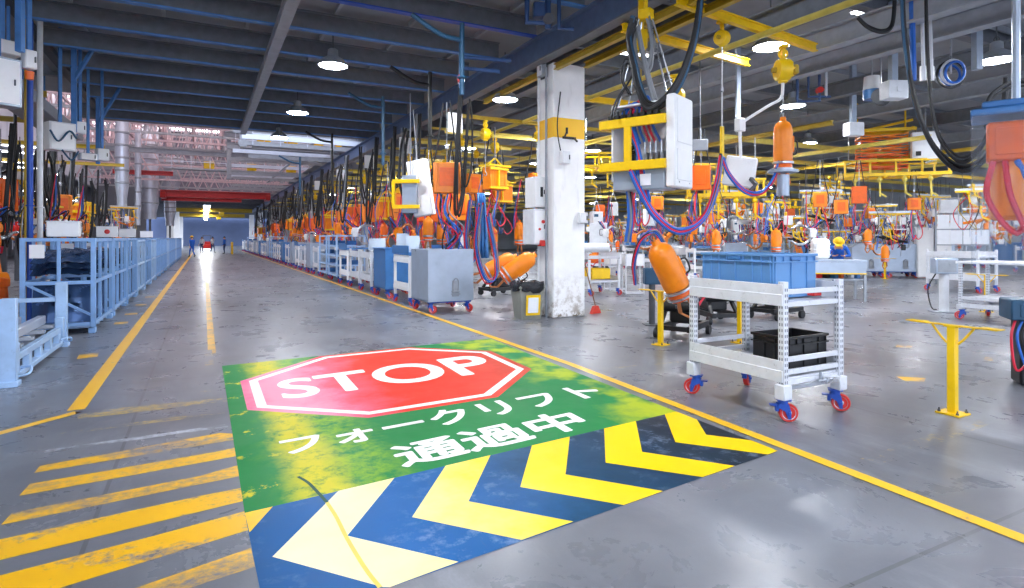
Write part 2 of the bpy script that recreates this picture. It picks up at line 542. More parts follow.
def inset(poly, d):
    n = len(poly); out = []
    c = sum((Vector(p) for p in poly), Vector())/n
    for i in range(n):
        a, b, e = Vector(poly[i-1]), Vector(poly[i]), Vector(poly[(i+1) % n])
        def off(p, q):
            t = (q-p).normalized(); nn = Vector((-t.y, t.x, 0))
            if nn.dot(c-p) < 0: nn = -nn
            return p+nn*d, t
        p1, t1 = off(a, b); p2, t2 = off(b, e)
        den = t1.x*t2.y-t1.y*t2.x
        s = ((p2.x-p1.x)*t2.y-(p2.y-p1.y)*t2.x)/den
        out.append(p1+t1*s)
    return out
ro, ri = inset(OCT, .085), inset(OCT, .175)
flat('white_ring', [[ro[i], ro[(i+1) % 8], ri[(i+1) % 8], ri[i]] for i in range(8)], m_swhite, .004, sign)
floor_text('stop_lettering', 'STOP', [(275, 381.3), (475.1, 354.5), (507.3, 370.6), (283.5, 400.4)], .022, m_swhite, .0045, sign)
floor_text('katakana_lettering', 'フォークリフト', [(278, 440), (583, 384.5), (610, 395), (284, 457)], .03, m_swhite, .004, sign)
floor_text('kanji_lettering', '通過中', [(386.5, 447.5), (565, 410.1), (595.3, 426), (403.5, 469)], .03, m_swhite, .004, sign)
for c in ([(244.7, 513.4), (272.8, 507), (249.5, 533)],
          [(338.4, 491.3), (394.7, 478), (347.3, 536.2), (458.6, 562.4), (390, 587.7), (383, 587.7), (272.3, 557.3)],
          [(445.7, 466), (490.5, 455.5), (468.6, 501.7), (573.3, 522), (521.8, 540.5), (412, 517.6)],
          [(532, 445.8), (569.8, 436.9), (565.5, 474.8), (663, 491.5), (623.8, 505.5), (520.2, 487.4)],
          [(604.2, 428.8), (635.8, 421.4), (642.1, 452.2), (734.8, 466.3), (702.6, 477.5), (605.6, 463)],
          [(664.7, 414.6), (676.4, 411.8), (696.9, 419.8), (706.1, 435), (751.2, 440.6), (777.9, 451.2), (767.6, 454.8), (675.4, 442.5)]):
    flat('chevron', [px(*c)], m_chev if c[0][0] != 244.7 else mat('corner_yellow_paint', '#ffc400', .45, 0, .1, .3, 9), .003, sign)
def ribbon(pts, w):
    pts = spline([fl(u, v) for u, v in pts], 6); out = []
    for i in range(len(pts)-1):
        a, b = pts[i], pts[i+1]; d = (b-a).normalized(); n = Vector((-d.y, d.x, 0))*w/2
        out.append([a-n, b-n, b+n, a+n])
    return out
flat('scratch_mark', ribbon([(298, 477), (308, 483), (318, 493), (327, 503)], .022), mat('dark_green_scratch', '#0c4a34', .6), .0036, sign)
flat('scratch_mark', ribbon([(327, 503), (336, 517), (346, 537), (357, 556), (368, 573), (380, 588)], .022), mat('ochre_scratch', '#f0cf4e', .5), .0036, sign)

# painted lines
def strip(p0, p1, w, name, m, label, group=None, z=.0012, seg=None):
    p0 = Vector((p0[0], p0[1], 0)); p1 = Vector((p1[0], p1[1], 0)); d = (p1-p0).normalized(); n = Vector((-d.y, d.x, 0))*(w/2)
    o = flat(name, [[p0-n, p1-n, p1+n, p0+n]], m, z)
    return tag(o, label, 'floor marking', group)
m_line = paint('floor_line_yellow', '#ffc512', '#f8bd08', .62, .05)
m_linew = paint('worn_line_yellow', '#fac010', '#f2b808', .53, .07)
m_hatch = paint('hatch_yellow', '#ffc40e', '#f4b806', .57, .05, 4.5)
m_faint = paint('faint_line_yellow', '#e3bb2c', '#d9b63c', .41, .07)
m_faint2 = paint('faint_line_white', '#d5dae4', '#c9d0dc', .46, .06)
strip((3.83, 1.0), (4.12, 6.3), .105, 'floor_line', m_line, 'yellow floor line passing the right end of the chevrons', z=.005)
strip((4.12, 6.3), (4.06, 88), .105, 'floor_line', m_line, 'long yellow aisle line beneath the row of parked carts', z=.005)
strip(fl(76, 410), (-1.05, 85), .14, 'floor_line', m_line, 'long yellow aisle line beside the blue cage racks')
strip(fl(-40, 444), fl(78, 412), .1, 'floor_line', m_line, 'short yellow line running left from the corner of the aisle line')
strip((.1, 9.2), (.1, 24), .1, 'floor_line', m_linew, 'worn yellow centre line beyond the green sign')
hs = [[(75, 412), (235, 397), (235, 401), (78, 419)], [(58, 432), (225, 411), (225, 414), (52, 436)], [(46, 450), (228, 424), (228, 427), (44, 453)],
      [(40, 466), (220, 433), (236, 434), (234, 440), (34, 473)], [(30, 484), (215, 452), (238, 447), (238, 456), (19, 496)],
      [(12, 513), (200, 476), (239, 465), (241, 476), (1, 525)], [(-20, 544), (200, 496), (242, 488), (244, 501), (-40, 570)],
      [(-40, 586), (150, 537), (246, 511), (249, 530), (-60, 625)], [(110, 597), (200, 566), (251, 548), (255, 567), (60, 630)]]
hl = ['faded narrow hatch stripe at the far end by the aisle line corner', 'thin scratched hatch stripe just beyond the full-width ones', 'barely visible ghost of a hatch stripe, third from the far end',
      'fourth hatch stripe from the far end', 'fifth hatch stripe from the far end', 'sixth hatch stripe from the far end with a pointed left end',
      'seventh hatch stripe from the far end', 'wide hatch stripe meeting the green and blue border of the sign', 'flecked hatch stripe beside the blue corner, nearest the camera']
for i, q in enumerate(hs):
    o = flat('hatch_stripe', [px(*q)], [m_faint, m_faint, m_faint2, m_linew, m_linew, m_linew, m_hatch, m_hatch, m_linew][i], .0012)
    tag(o, 'yellow floor '+hl[i] if i != 2 else hl[i], 'floor marking', 'yellow hatch stripes')
dd = [((208, 350), (210, 372), 'worn yellow dash touching the far left corner of the sign'), ((205, 390), (208, 398), 'small worn yellow fleck line beside the octagon'),
      ((203, 402), (206, 418), 'scraped yellow dash near the hatch stripes')]
for a, b, l in dd: strip(fl(*a), fl(*b), .1, 'floor_dash', m_faint, l, 'worn yellow dashes', .0018)
dots = [((88, 356), 'nearest the low stillage'), ((121, 323), 'beside the first cage rack'), ((131, 314), 'second along the cage racks'), ((141, 305), 'third along the cage racks'), ((150, 297), 'fourth along the cage racks')]
for (u, v), l in dots:
    p = fl(u, v)
    tag(flat('floor_patch', [[p+Vector((-.1, -.18, 0)), p+Vector((.12, -.12, 0)), p+Vector((.1, .2, 0)), p+Vector((-.12, .16, 0))]], m_linew, .0012), 'yellow paint patch on the floor, '+l, 'floor marking', 'yellow paint patches')
for pts, l in (([(896, 376.5), (926, 378), (924, 382), (905, 381)], 'yellow paint patch on the open floor near the nearest T-post'),
               ([(985, 357), (992, 357.5), (993, 361), (984, 360)], 'small yellow paint patch beyond the nearest T-post'),
               ([(897, 345), (913, 346), (911, 348), (896, 347)], 'tiny yellow paint patch beyond the front cart')):
    tag(flat('floor_patch', [px(*pts)], m_linew, .0012), l, 'floor marking')
strip(fl(870, 462), fl(1000, 415), .14, 'floor_line', m_faint, 'faded yellow line leading to the foot of the nearest T-post')
strip(fl(846, 345), fl(1060, 378), .05, 'floor_line', m_faint2, 'pale straight joint line crossing the open floor')
strip(fl(560, 372), fl(680, 362), .07, 'floor_line', m_faint, 'faint yellow line between the sign and the front cart')
# ------------------------------------------------------------------ roof over the aisle and the hall
BZ = 5.62                                         # underside of the transverse beams
struct('ceiling', MB().box((1.5, 8, 6.12), (10.2, 32, .08), 0), M_['ceil'])
for i in range(20):
    y = 23.9-i*1.7
    if y < -6: break
    struct('ceiling_beam', MB().box((1.475, y, BZ+.2), (.03, 8.85, .34) if False else (8.85, .03, .34), 0).box((1.475, y, BZ+.355), (8.85, .16, .02), 0).box((1.475, y, BZ+.012), (8.85, .14, .024), 0, None, 1), [M_['beam'], M_['strong_flangelight'] if i in (8, 11) else M_['postblue_flangelight']])  # blue light on the lower flanges is put into their colour
for i in range(6):
    x = -2.2+i*1.5
    mb = MB()
    for j in range(18):
        y = 23.9-j*1.7; mb.bar((x, y-1.6, 6.03), (x, y-.1, 6.03), .06, .1, 0)
    struct('ceiling_rib', mb, M_['beambright'])
struct('ceiling_beam', MB().ibeam((1.28, -7, BZ-.1), (1.28, 24, BZ-.1), .2, .2, .03), M_['beambright'])
struct('ceiling_beam', MB().box((1.5, 24.1, 5.86), (10.2, .3, .5), .01), M_['beam'])
struct('ceiling_beam', MB().ibeam((-3.15, -7, 6.0), (-3.15, 24, 6.0), .2, .3, .03), M_['darkgrey'])
# twin girder above the column line
struct('ceiling_beam', MB().box((5.98, 42, 5.36), (.03, 96, .46), 0).box((5.98, 42, 5.6), (.24, 96, .03), 0).box((5.98, 42, 5.125), (.24, 96, .03), 0, None, 1), [M_['girderblue'], M_['beam']])
struct('ceiling_beam', MB().ibeam((6.92, -6, 5.36), (6.92, 90, 5.36), .24, .5, .03), M_['beam'])
mb = MB()
for j in range(40): mb.bar((6.1, -5+j*2.4, 5.3), (6.8, -5+j*2.4, 5.3), .1, .16, 0)
struct('ceiling_beam', mb, M_['beam'])
# hall ceilings to the right and left
struct('ceiling', MB().box((27, 34, 6.62), (40.5, 92, .08), 0), M_['ceil'])
struct('ceiling', MB().box((-13, 8, 6.42), (20, 32, .08), 0), M_['ceil'])
struct('ceiling', MB().box((-16.2, 47, 6.42), (14, 46, .08), 0), M_['ceil'])
for i in range(15):
    y = -4+i*5.6
    struct('ceiling_beam', MB().ibeam((7, y, 6.35), (46, y, 6.35), .22, .42, .03), M_['beam'])
for x in (8.9, 10.6, 11.9, 15.2, 18.4, 22.0, 26.5, 32, 38):
    struct('ceiling_beam', MB().ibeam((x, -8, 5.42 if x < 14 else 5.6), (x, 75, 5.42 if x < 14 else 5.6), .26, .4, .03), M_['beambright'] if x in (10.6, 11.9, 18.4, 26.5) else M_['beam'])
mb = MB()
for i in range(20):
    mb.bar((7.2, -5+i*4, 6.5), (46, -5+i*4, 6.5), .05, .14, 0)
struct('ceiling_rib', mb, M_['grey'])
for i in range(9):
    struct('ceiling_beam', MB().ibeam((-23, 3+i*5.6, 6.15), (-3.1 if i < 4 else -9.3, 3+i*5.6, 6.15), .2, .4, .03), M_['beam'])
# tall bay beyond the low ceiling: lattice roof under rooflights
mb = MB()
for i in range(8): mb.quad((-9, 26+i*5.6, 12.15), (14, 26+i*5.6, 12.15), (14, 27.6+i*5.6, 12.15), (-9, 27.6+i*5.6, 12.15))
struct('ceiling', MB().box((2.5, 47, 12.3), (23, 46, .1), 0), mat('bay_roof_sheet', '#6f6a78', .7, 0, .1))
struct('ceiling_rooflight', mb, M_['sky'])
for i in range(13):
    y = 25+i*3.6
    mb = MB()
    for z in (8.7, 11.2): mb.bar((-9, y, z), (14, y, z), .14, .16, 0)
    for j in range(20):
        x = -9+j*1.15
        mb.bar((x, y, 8.7), (x+.57, y, 11.2), .08, .08, 0); mb.bar((x+.57, y, 11.2), (x+1.15, y, 8.7), .08, .08, 0)
    struct('ceiling_truss', mb, M_['trusspink'] if i % 2 else M_['beambright'])
for i in range(12):
    x = -8.5+i*1.95
    mb = MB()
    for z in (9.0, 10.9): mb.bar((x, 24, z), (x, 70, z), .1, .12, 0)
    for j in range(22):
        y = 24+j*2.1
        mb.bar((x, y, 9.0), (x, y+1.05, 10.9), .08, .08, 0); mb.bar((x, y+1.05, 10.9), (x, y+2.1, 9.0), .08, .08, 0)
    struct('ceiling_truss', mb, M_['trusspink'])
struct('wall_left', MB().box((-9.1, 47, 12), (.2, 46, 11.5), 0), M_['wall'])
struct('wall_right', MB().box((14.1, 47, 12), (.2, 46, 11), 0), M_['wall'])
struct('wall_front', MB().box((2.5, 70.2, 12), (23, .3, 12.2), 0), mat('grey_violet_bay_wall', '#8b8796', .7, 0, .2, .1, .5))  # grey-violet wall colour with random tone
qq = random.Random(4)
for yy in (56.5, 64.5, 68.5):
    mb = MB()
    for z in (6.4, 7.6, 8.7): mb.bar((-8.8, yy, z), (13.8, yy, z), .14, .14, 0)
    for j in range(22):
        x = -8.8+j*1.03
        mb.bar((x, yy, 6.4), (x+.5, yy, 7.6), .08, .08, 0); mb.bar((x+.5, yy, 7.6), (x+1.03, yy, 6.4), .08, .08, 0)
        mb.bar((x, yy, 8.7), (x+.5, yy, 7.6), .07, .07, 0)
    struct('ceiling_truss', mb, M_['trusspink'] if yy != 64.5 else M_['beambright'])
for i in range(14):
    yy = 27+i*2.9; z = 5.75+qq.uniform(0, .05*(yy-20))
    struct('trim_beam', MB().bar((qq.choice((1.4, 1.7, 2.0)), yy, z), (13.6, yy, z), .12, .2, 0), M_[qq.choice(('beambright', 'silver', 'grey', 'silver'))])
# transverse service beams and pipes in the bay
rows = [(26.5, 7.4, .2), (30, 6.6, .16), (30.5, 8.6, .2), (34, 7.3, .16), (38, 9.4, .2), (38.5, 7.0, .16), (43, 8.4, .2), (47, 10.6, .2), (47.5, 7.6, .16), (53, 9.2, .2), (58, 11.4, .2), (58.5, 7.4, .18)]
for i, (y, z, w) in enumerate(rows):
    x0 = (-8.8 if i in (8, 11) else 1.2)
    struct('trim_beam', MB().ibeam((x0, y, z), (13.8, y, z), w, .34, .03), M_['beambright'] if i % 2 else M_['grey'])
for x, y in ((1.6, 30), (1.6, 47), (7.2, 30), (7.2, 47), (7.2, 66)):
    struct('trim_column', MB().ibeam((x, y, 5.9 if x == 1.6 else 0), (x, y+.001, 13.2), .3, .3, .03) if False else MB().box((x, y, 6.6+(2.9 if x == 1.6 else 0)), (.3, .3, 13.2-(5.8 if x == 1.6 else 0)), .01), M_['grey'])
for x, y0, y1, z in ((5.2, 26, 68, 6.7),):
    struct('trim_pipe', MB().cyl((x, y0, z), (x, y1, z), .09), M_['silver'])
# far low ceiling and end of the hall
struct('ceiling', MB().box((2.5, 103, 5.9), (23, 66, .1), 0), M_['ceil'])
for i in range(12):
    struct('ceiling_beam', MB().ibeam((-8, 71+i*5, 5.6), (13, 71+i*5, 5.6), .2, .4, .03), M_['beam'])
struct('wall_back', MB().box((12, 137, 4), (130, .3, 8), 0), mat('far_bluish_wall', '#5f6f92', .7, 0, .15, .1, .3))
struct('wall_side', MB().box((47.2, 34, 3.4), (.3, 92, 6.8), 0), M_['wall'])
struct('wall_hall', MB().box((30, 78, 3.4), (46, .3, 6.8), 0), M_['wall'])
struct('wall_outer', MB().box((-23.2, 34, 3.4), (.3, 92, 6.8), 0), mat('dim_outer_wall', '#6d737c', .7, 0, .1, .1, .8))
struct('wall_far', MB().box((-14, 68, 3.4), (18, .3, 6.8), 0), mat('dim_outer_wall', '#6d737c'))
for x in (-3.3, 7.1):
    for y in (76, 92, 108): struct('trim_column', MB().box((x, y, 2.95), (.7, .7, 5.9), .02), M_['white'])
# ------------------------------------------------------------------ casters, carts, totes
def caster_parts(parent, at_, yaw, r=.08, hgt=.2, brake=True, simple=False):
    """swivel caster: fork part with wheel as a sub-part"""
    M = T(*at_) @ rz(yaw)
    n = 12 if simple else 24
    m = MB(M)
    m.box((0, 0, hgt-.006), (.12, .1, .012), .003)
    m.cyl((0, 0, hgt-.012), (0, 0, hgt-.045), .042, n=n)
    for s in (-1, 1):
        m.prism([(-.045, 0), (.04, 0), (.056, -.06), (.06, -.13), (.036, -.13), (.01, -.065), (-.045, -.035)], s*.034-.004, s*.034+.004,
                T(0, 0, hgt-.04) @ rx(PI/2))
    if not simple: m.cyl((.045, -.05, r), (.045, .05, r), .012, n=10)
    if brake and not simple: m.box((-.075, 0, hgt-.055), (.07, .05, .012), .003, ).box((-.05, 0, hgt-.085), (.03, .04, .05), .004)
    f = m.build('caster_fork', M_['deepblue'], parent)
    w = MB(M)
    X = T(.045, 0, r) @ rx(PI/2)
    w.lathe([(r*.72, -.022), (r*.94, -.024), (r, -.016), (r, .016), (r*.94, .024), (r*.72, .022)], n, X)
    w.lathe([(.0001, -.026), (r*.2, -.026), (r*.3, -.022), (r*.62, -.02), (r*.73, -.024), (r*.73, .024), (r*.62, .02), (r*.3, .022), (r*.2, .026), (.0001, .026)], n, X, 1)
    w.build('wheel', [M_['redwheel'], M_['steel']], f)
    return f

def slotted_post(x, y, z0, z1, w=.06, parent=None, m=None, slots=True):
    mb = MB()
    mb.box((x, y, (z0+z1)/2), (w, w, z1-z0), .003)
    if slots:
        k = int((z1-z0-.06)/.05)
        for i in range(k):
            z = z0+.05+i*.05
            for s in (-1, 1):
                mb.box((x+s*w*.2, y-w/2, z), (.011, .003, .026), 0, mi=1); mb.box((x-w/2, y+s*w*.2, z), (.003, .011, .026), 0, mi=1)
                mb.box((x+s*w*.2, y+w/2, z), (.011, .003, .026), 0, mi=1); mb.box((x+w/2, y+s*w*.2, z), (.003, .011, .026), 0, mi=1)
    return mb.build('post', [m or M_['cartwhite'], M_['slot']], parent)

def make_shelf_cart(L=1.04, W=1.0, H=1.2, detail=True, m=None):
    """white slotted-angle shelf cart: local X = width W, local Y = length L"""
    m = m or M_['cartwhite']
    t = thing('shelf_cart', 'cart', 'cart')
    hx, hy = W/2, L/2
    for sx in (-1, 1):
        for sy in (-1, 1):
            slotted_post(sx*(hx-.03), sy*(hy-.03), .2, H, .06, t, m, detail)
    if detail:
        for sx in (-1, 1):
            for sy in (-1, 1): MB().box((sx*(hx-.03), sy*(hy-.03), .265), (.105, .105, .13), .008).build('post_foot', m, t)
    for z0, nm in ((.34, 'lower_shelf'), (1.0, 'upper_shelf')):
        s = MB().box((0, 0, z0+.03), (W-.08, L-.08, .02), .002).build(nm, m, t)
        for sx in (-1, 1):
            MB().box((sx*(hx+.004), 0, z0+.06), (.014, L-.02, .1), .003).box((sx*(hx-.002), 0, z0+.152), (.012, L-.02, .09), .003).build('side_board', m, s)
        for sy in (-1, 1):
            for dz in ((.02, .13) if z0 > .5 else (.0, .09, .2)) if detail else (.06,): MB().box((0, sy*(hy-.03), z0+dz), (W-.06, .028, .045), .004).build('end_rail', m, s)
    if detail:
        g = MB(); g.bar((-hx+.1, -hy-.0, .3), (hx-.1, -hy, .3), .03, .03)
        g.bar((.08, -hy-.005, .3), (.08, -hy-.005, .4), .02, .03); g.cyl((.0, -hy-.03, .33), (.2, -hy-.03, .33), .013, n=10); g.ring((.1, -hy-.04, .33), .022, .007, (0, 1, 0), 12, 6)
        g.build('tow_latch', M_['steel'], t)
    a = [-.6, 2.2, -.9, .5]
    for i, (sx, sy) in enumerate(((-1, -1), (-1, 1), (1, -1), (1, 1))):
        caster_parts(t, (sx*(hx-.05), sy*(hy-.05), 0), a[i], .08, .2, True, not detail)
    return t
cart = make_shelf_cart(1.12, .82, 1.22)
cart.location = (4.84, 4.0, 0)
cart['label'] = 'white slotted-post shelf cart on red casters, holding the blue tote and black crate'

def make_tote(name, L, W, H, m, label, cat, ribs=True):
    """open stacking container, walls with rim, ribs and hand grips"""
    t = thing(name, label, cat)
    b = MB(); th = .012
    b.box((0, 0, .012), (W-.04, L-.04, .024), .004)
    for s in (-1, 1):
        b.box((s*(W/2-.022), 0, H/2), (th, L-.03, H), .002); b.box((0, s*(L/2-.022), H/2), (W-.03, th, H), .002)
    b.build('shell', m, t)
    r = MB()
    for z, hh in ((H-.012, .024), (H-.075, .012)):
        for s in (-1, 1):
            r.box((s*(W/2-.012), 0, z), (.026, L, hh), .004); r.box((0, s*(L/2-.012), z), (W, .026, hh), .004)
    r.build('rim', m, t)
    if ribs:
        r = MB()
        n = max(3, int(L/.11))
        for i in range(n+1):
            y = -L/2+.04+(L-.08)*i/n
            if i % 2 == 0 or i in (1, n-1):
                for s in (-1, 1): r.box((s*(W/2-.012), y, H/2-.02), (.016, .008, H-.06), .001)
            for s in (-1, 1): r.box((s*(W/2-.008), y, H-.043), (.016, .006, .05), .001)
        n = max(3, int(W/.11))
        for i in range(n+1):
            x = -W/2+.04+(W-.08)*i/n
            if i % 2 == 0:
                for s in (-1, 1): r.box((x, s*(L/2-.012), H/2-.02), (.008, .016, H-.06), .001)
            for s in (-1, 1): r.box((x, s*(L/2-.008), H-.043), (.006, .016, .05), .001)
        r.build('rib_set', m, t)
    gm = M_['black'] if m is M_['black'] else M_['binblue']
    for s in (-1, 1):
        MB().box((s*(W/2-.004), 0, H-.043), (.014, .13, .034), .005).build('hand_grip', gm, t); MB().box((0, s*(L/2-.004), H-.043), (.13, .014, .034), .005).build('hand_grip', gm, t)
    return t
tote = make_tote('storage_tote', .88, .62, .4, M_['tote'], 'large blue plastic tote on the top shelf of the front white cart', 'container')
tote.location = (4.83, 4.06, 1.055)
crate = make_tote('storage_crate', .4, .58, .33, M_['black'], 'black open plastic crate on the lower shelf of the front white cart', 'container')
crate.location = (4.88, 3.73, .385)
PART = MB(); PART.tube(spline([(-.2, 0, .03), (0, .05, .08), (.22, -.02, .05)]), .025, 8); PART.ring((.25, -.02, .05), .05, .018, (0, .3, 1), 14, 7)
o = PART.build('metal_bracket', M_['steel']); o.location = (5.1, 3.92, .45); o.rotation_euler = (0, .1, .4)
bpy.data.objects.remove(o)
o = MB().box((0, 0, .05), (.12, .08, .06), .008).box((0, 0, .064), (.08, .05, .01), .002).build('small_red_box', M_['red'])
o.location = (5.05, 3.6, 1.043); tag(o, 'small red box on the upper shelf behind the blue tote', 'box')

# ------------------------------------------------------------------ yellow T-posts
def make_tpost():
    t = thing('barrier_post', 'post', 'post')
    MB().box((0, 0, .4), (.068, .068, .8), .006).build('upright', M_['yellow'], t)
    b = MB().box((0, 0, .008), (.2, .2, .016), .003).build('base_plate', M_['yellow'], t)
    m = MB()
    for sx in (-1, 1):
        for sy in (-1, 1): m.cyl((sx*.075, sy*.075, .016), (sx*.075, sy*.075, .03), .014, n=6).cyl((sx*.075, sy*.075, .03), (sx*.075, sy*.075, .05), .007, n=8)
    m.build('anchor_bolt', M_['darkgrey'], b)
    m = MB().box((0, 0, .805), (.06, .7, .012), .003)
    for s in (-1, 1): m.box((0, s*.3, .812), (.1, .16, .01), .003)
    m.box((0, 0, .8), (.08, .12, .02), .003)
    m.build('top_bar', M_['yellow'], t)
    m = MB()
    for s in (-1, 1): m.tube(spline([(0, s*.045, .64), (0, s*.1, .7), (0, s*.17, .795)], 5), .01, 6)
    m.build('gusset', M_['yellow'], t)
    return t
TP = Kit(make_tpost())
TP.place((6.05, 2.93, 0), 0, 'yellow T-topped floor post nearest the camera on the open floor')
TP.place((6.07, 6.84, 0), .25, 'yellow T-topped floor post under the leaning orange weld gun')
TP.place((7.25, 6.4, 0), 0, 'yellow T-topped floor post seen through the front white cart')
TP.place((14.97, 6.6, 0), 0, 'yellow T-topped floor post seen through the white cart by the plastic curtain')
TP.place(fl(885, 279), .3, 'yellow floor post in front of the long grey cabinet row')
TP.place(fl(821, 296), .2, 'small yellow floor post beside the workbench')

# ------------------------------------------------------------------ weld guns
def gun_mesh(t, L=.8, R=.17, m=None):
    """bottle-shaped orange gun body standing on its jaws; local Z up, base at 0"""
    m = m or M_['orange']
    b = MB().lathe([(R*.8, .16), (R*.97, .18), (R, .22), (R, L*.74), (R*.93, L*.82), (R*.7, L*.89), (R*.36, L*.93), (R*.3, L), (.0001, L)], 24)
    b.box((R*.9, 0, L*.5), (.06, R*.9, L*.3), .02)
    body = b.build('gun_body', m, t)
    MB().lathe([(R*1.02, .13), (R*1.12, .135), (R*1.12, .165), (R*1.02, .17)], 24).lathe([(R*1.02, .03), (R*1.1, .035), (R*1.1, .06), (R*1.02, .065)], 24).build('clamp_ring', M_['steel'], t)
    MB().lathe([(R*.86, 0), (R*.95, .015), (R*.95, .12), (R*.8, .16)], 24).build('lower_housing', M_['orange2'], t)
    j = MB()
    for s in (-1, 1):
        j.bar((s*.06, 0, .02), (s*.11, .02, -.2), .05, .04); j.bar((s*.11, .02, -.2), (s*.015, .05, -.33), .035, .03)
    j.cyl((-.015, .05, -.33), (.015, .05, -.33), .014, n=8)
    j.build('electrode_arm', M_['copper'], t)
    h = MB().tube(spline([(R*.9, .03, .3), (R*1.5, .03, .32), (R*1.55, .03, .5), (R*.95, .03, .52)], 5), .014, 7)
    h.build('grip_handle', M_['black'], t)
    MB().tube(spline([(-.02, 0, L-.02), (-.05, 0, L+.07), (.03, 0, L+.09), (.02, 0, L-.02)], 5), .012, 7).build('lifting_eye', M_['darkgrey'], t)
    return t
hero = thing('weld_gun', 'orange bottle-shaped weld gun leaning over the yellow post behind the front cart', 'weld gun', at(682, 298, 8.6), (0, 0, 0))
gun_mesh(hero, .95, .19)
hero.rotation_euler = (math.radians(8), math.radians(-27), -YAW)
def hose_bundle(name, runs, label, cat='hose', r=.016, group=None, jitter=.03):
    """several coloured hoses lying together along one run; each colour is a part"""
    t = thing(name, label, cat, tuple(runs[0]), 0, group)
    rnd = random.Random(len(label))
    base = Vector(runs[0])
    for i, m in enumerate((M_['redhose'], M_['bluehose'], M_['rubber'], M_['redhose'], M_['bluehose'], M_['greycable'])):
        pts = []
        for j, p in enumerate(runs):
            q = Vector(p)-base
            a = i*1.05+.7*math.sin(j*.8)
            pts.append(q+Vector((math.cos(a)*jitter, math.sin(a)*jitter*.6, math.sin(a+1.1)*jitter))+Vector((rnd.uniform(-.006, .006), 0, rnd.uniform(-.01, .01))))
        MB().tube(spline(pts, 5), r*(1.15 if i < 2 else .9), 7).build('hose', m, t)
    return t
hose_bundle('hanging_hose_bundle', [at(668, 252, 8.6), at(655, 232, 8.5), at(641, 240, 8.5), at(634, 262, 8.6), at(636, 283, 8.7)], 'red and blue hoses looping off the neck of the leaning weld gun', r=.013)
o = thing('terminal_box', 'dark teal terminal box on a stem behind the yellow post', 'box', fl(652, 325), -YAW)
MB().box((0, 0, .9), (.3, .2, .3), .012).box((0, -.105, .9), (.24, .01, .24), .003).build('housing', M_['navy'], o)
MB().cyl((0, 0, .0), (0, 0, .76), .06, n=12).box((0, 0, .01), (.3, .3, .02), .004).build('stem', M_['darkgrey'], o)
# black gun carriage on the floor behind the cart
def make_carriage():
    t = thing('gun_carriage', 'carriage', 'machine')
    m = MB()
    for s in (-1, 1): m.bar((-.5, s*.25, .18), (.5, s*.25, .18), .07, .09); m.bar((-.4, s*.25, .18), (-.1, s*.22, .52), .06, .06)
    m.bar((-.45, -.25, .18), (-.45, .25, .18), .07, .07).bar((.45, -.25, .18), (.45, .25, .18), .07, .07)
    m.box((.1, 0, .34), (.5, .36, .22), .03).cyl((-.2, -.3, .5), (-.2, .3, .5), .09, n=14)
    m.build('chassis', M_['black'], t)
    for sx in (-1, 1):
        for sy in (-1, 1): MB().cyl((sx*.4, sy*.3-.03, .08), (sx*.4, sy*.3+.03, .08), .08, n=14).build('wheel', M_['rubber'], t)
    MB().tube(spline([(.3, -.1, .42), (.5, -.2, .6), (.3, -.3, .72), (0, -.25, .5)]), .018, 6).tube(spline([(.2, .1, .42), (.45, .2, .55), (.2, .3, .7), (-.2, .2, .5)]), .018, 6).build('cable', M_['redhose'], t)
    MB().bar((-.3, 0, .5), (.35, .1, .6), .06, .05).box((.38, .1, .6), (.12, .12, .1), .01).build('arm', M_['darkgrey'], t)
    return t
CARR = Kit(make_carriage())
CARR.place(fl(683, 336), .5, 'black wheeled gun carriage on the floor beneath the leaning orange weld gun')
CARR.place(fl(715, 322), 1.2, 'black gun carriage on the floor seen between the front cart shelves')
CARR.place(fl(776, 318), .1, 'black gun carriage seen through the front cart behind the black crate')

# ------------------------------------------------------------------ white column with its fittings
CX0, CX1, CY0, CY1 = 6.19, 6.95, 10.1, 10.76
def column_material():
    k = NT('white_column_paint'); p = k.pos(); x, y, z = k.xyz(p)
    n = k.noise(p, 2.5, 8, .7); c = k.mix(k.ramp(n, .3, .7), lin('#efefef'), lin('#fafafa'))
    band = k.math('MULTIPLY', k.math('GREATER_THAN', z, 3.62), k.math('LESS_THAN', z, 4.02))
    c = k.mix(band, c, lin('#ffc408'))
    d = k.math('MULTIPLY', k.ramp(k.noise(p, 6, 9, .75), .47, .6), k.ramp(z, .1, 1.0, 1, 0))
    c = k.mix(k.math('MULTIPLY', d, .75), c, lin('#8a7a66'))
    g = k.math('MULTIPLY', k.ramp(k.noise(p, 9, 6, .7), .52, .6), k.ramp(z, .02, .16, 1, 0))
    c = k.mix(g, c, lin('#6c5a3c'))
    c = k.mix(k.math('MULTIPLY', k.ramp(k.noise(k.scaled(p, 1, 1, .2), 5, 7), .6, .75), .35), c, lin('#a9a9a6'))
    k.val(k.b.inputs['Base Color'], c); k.b.inputs['Roughness'].default_value = .5
    return k.m
struct('wall_column', MB().box(((CX0+CX1)/2, (CY0+CY1)/2, 2.56), (CX1-CX0, CY1-CY0, 5.12), .02), column_material())
def box_thing(name, label, cat, c, d, m, extra=None, rot=0.0):
    t = thing(name, label, cat, c, rot)
    MB().box((0, 0, 0), d, .01).build('housing', m, t)
    if extra: extra(t, d)
    return t
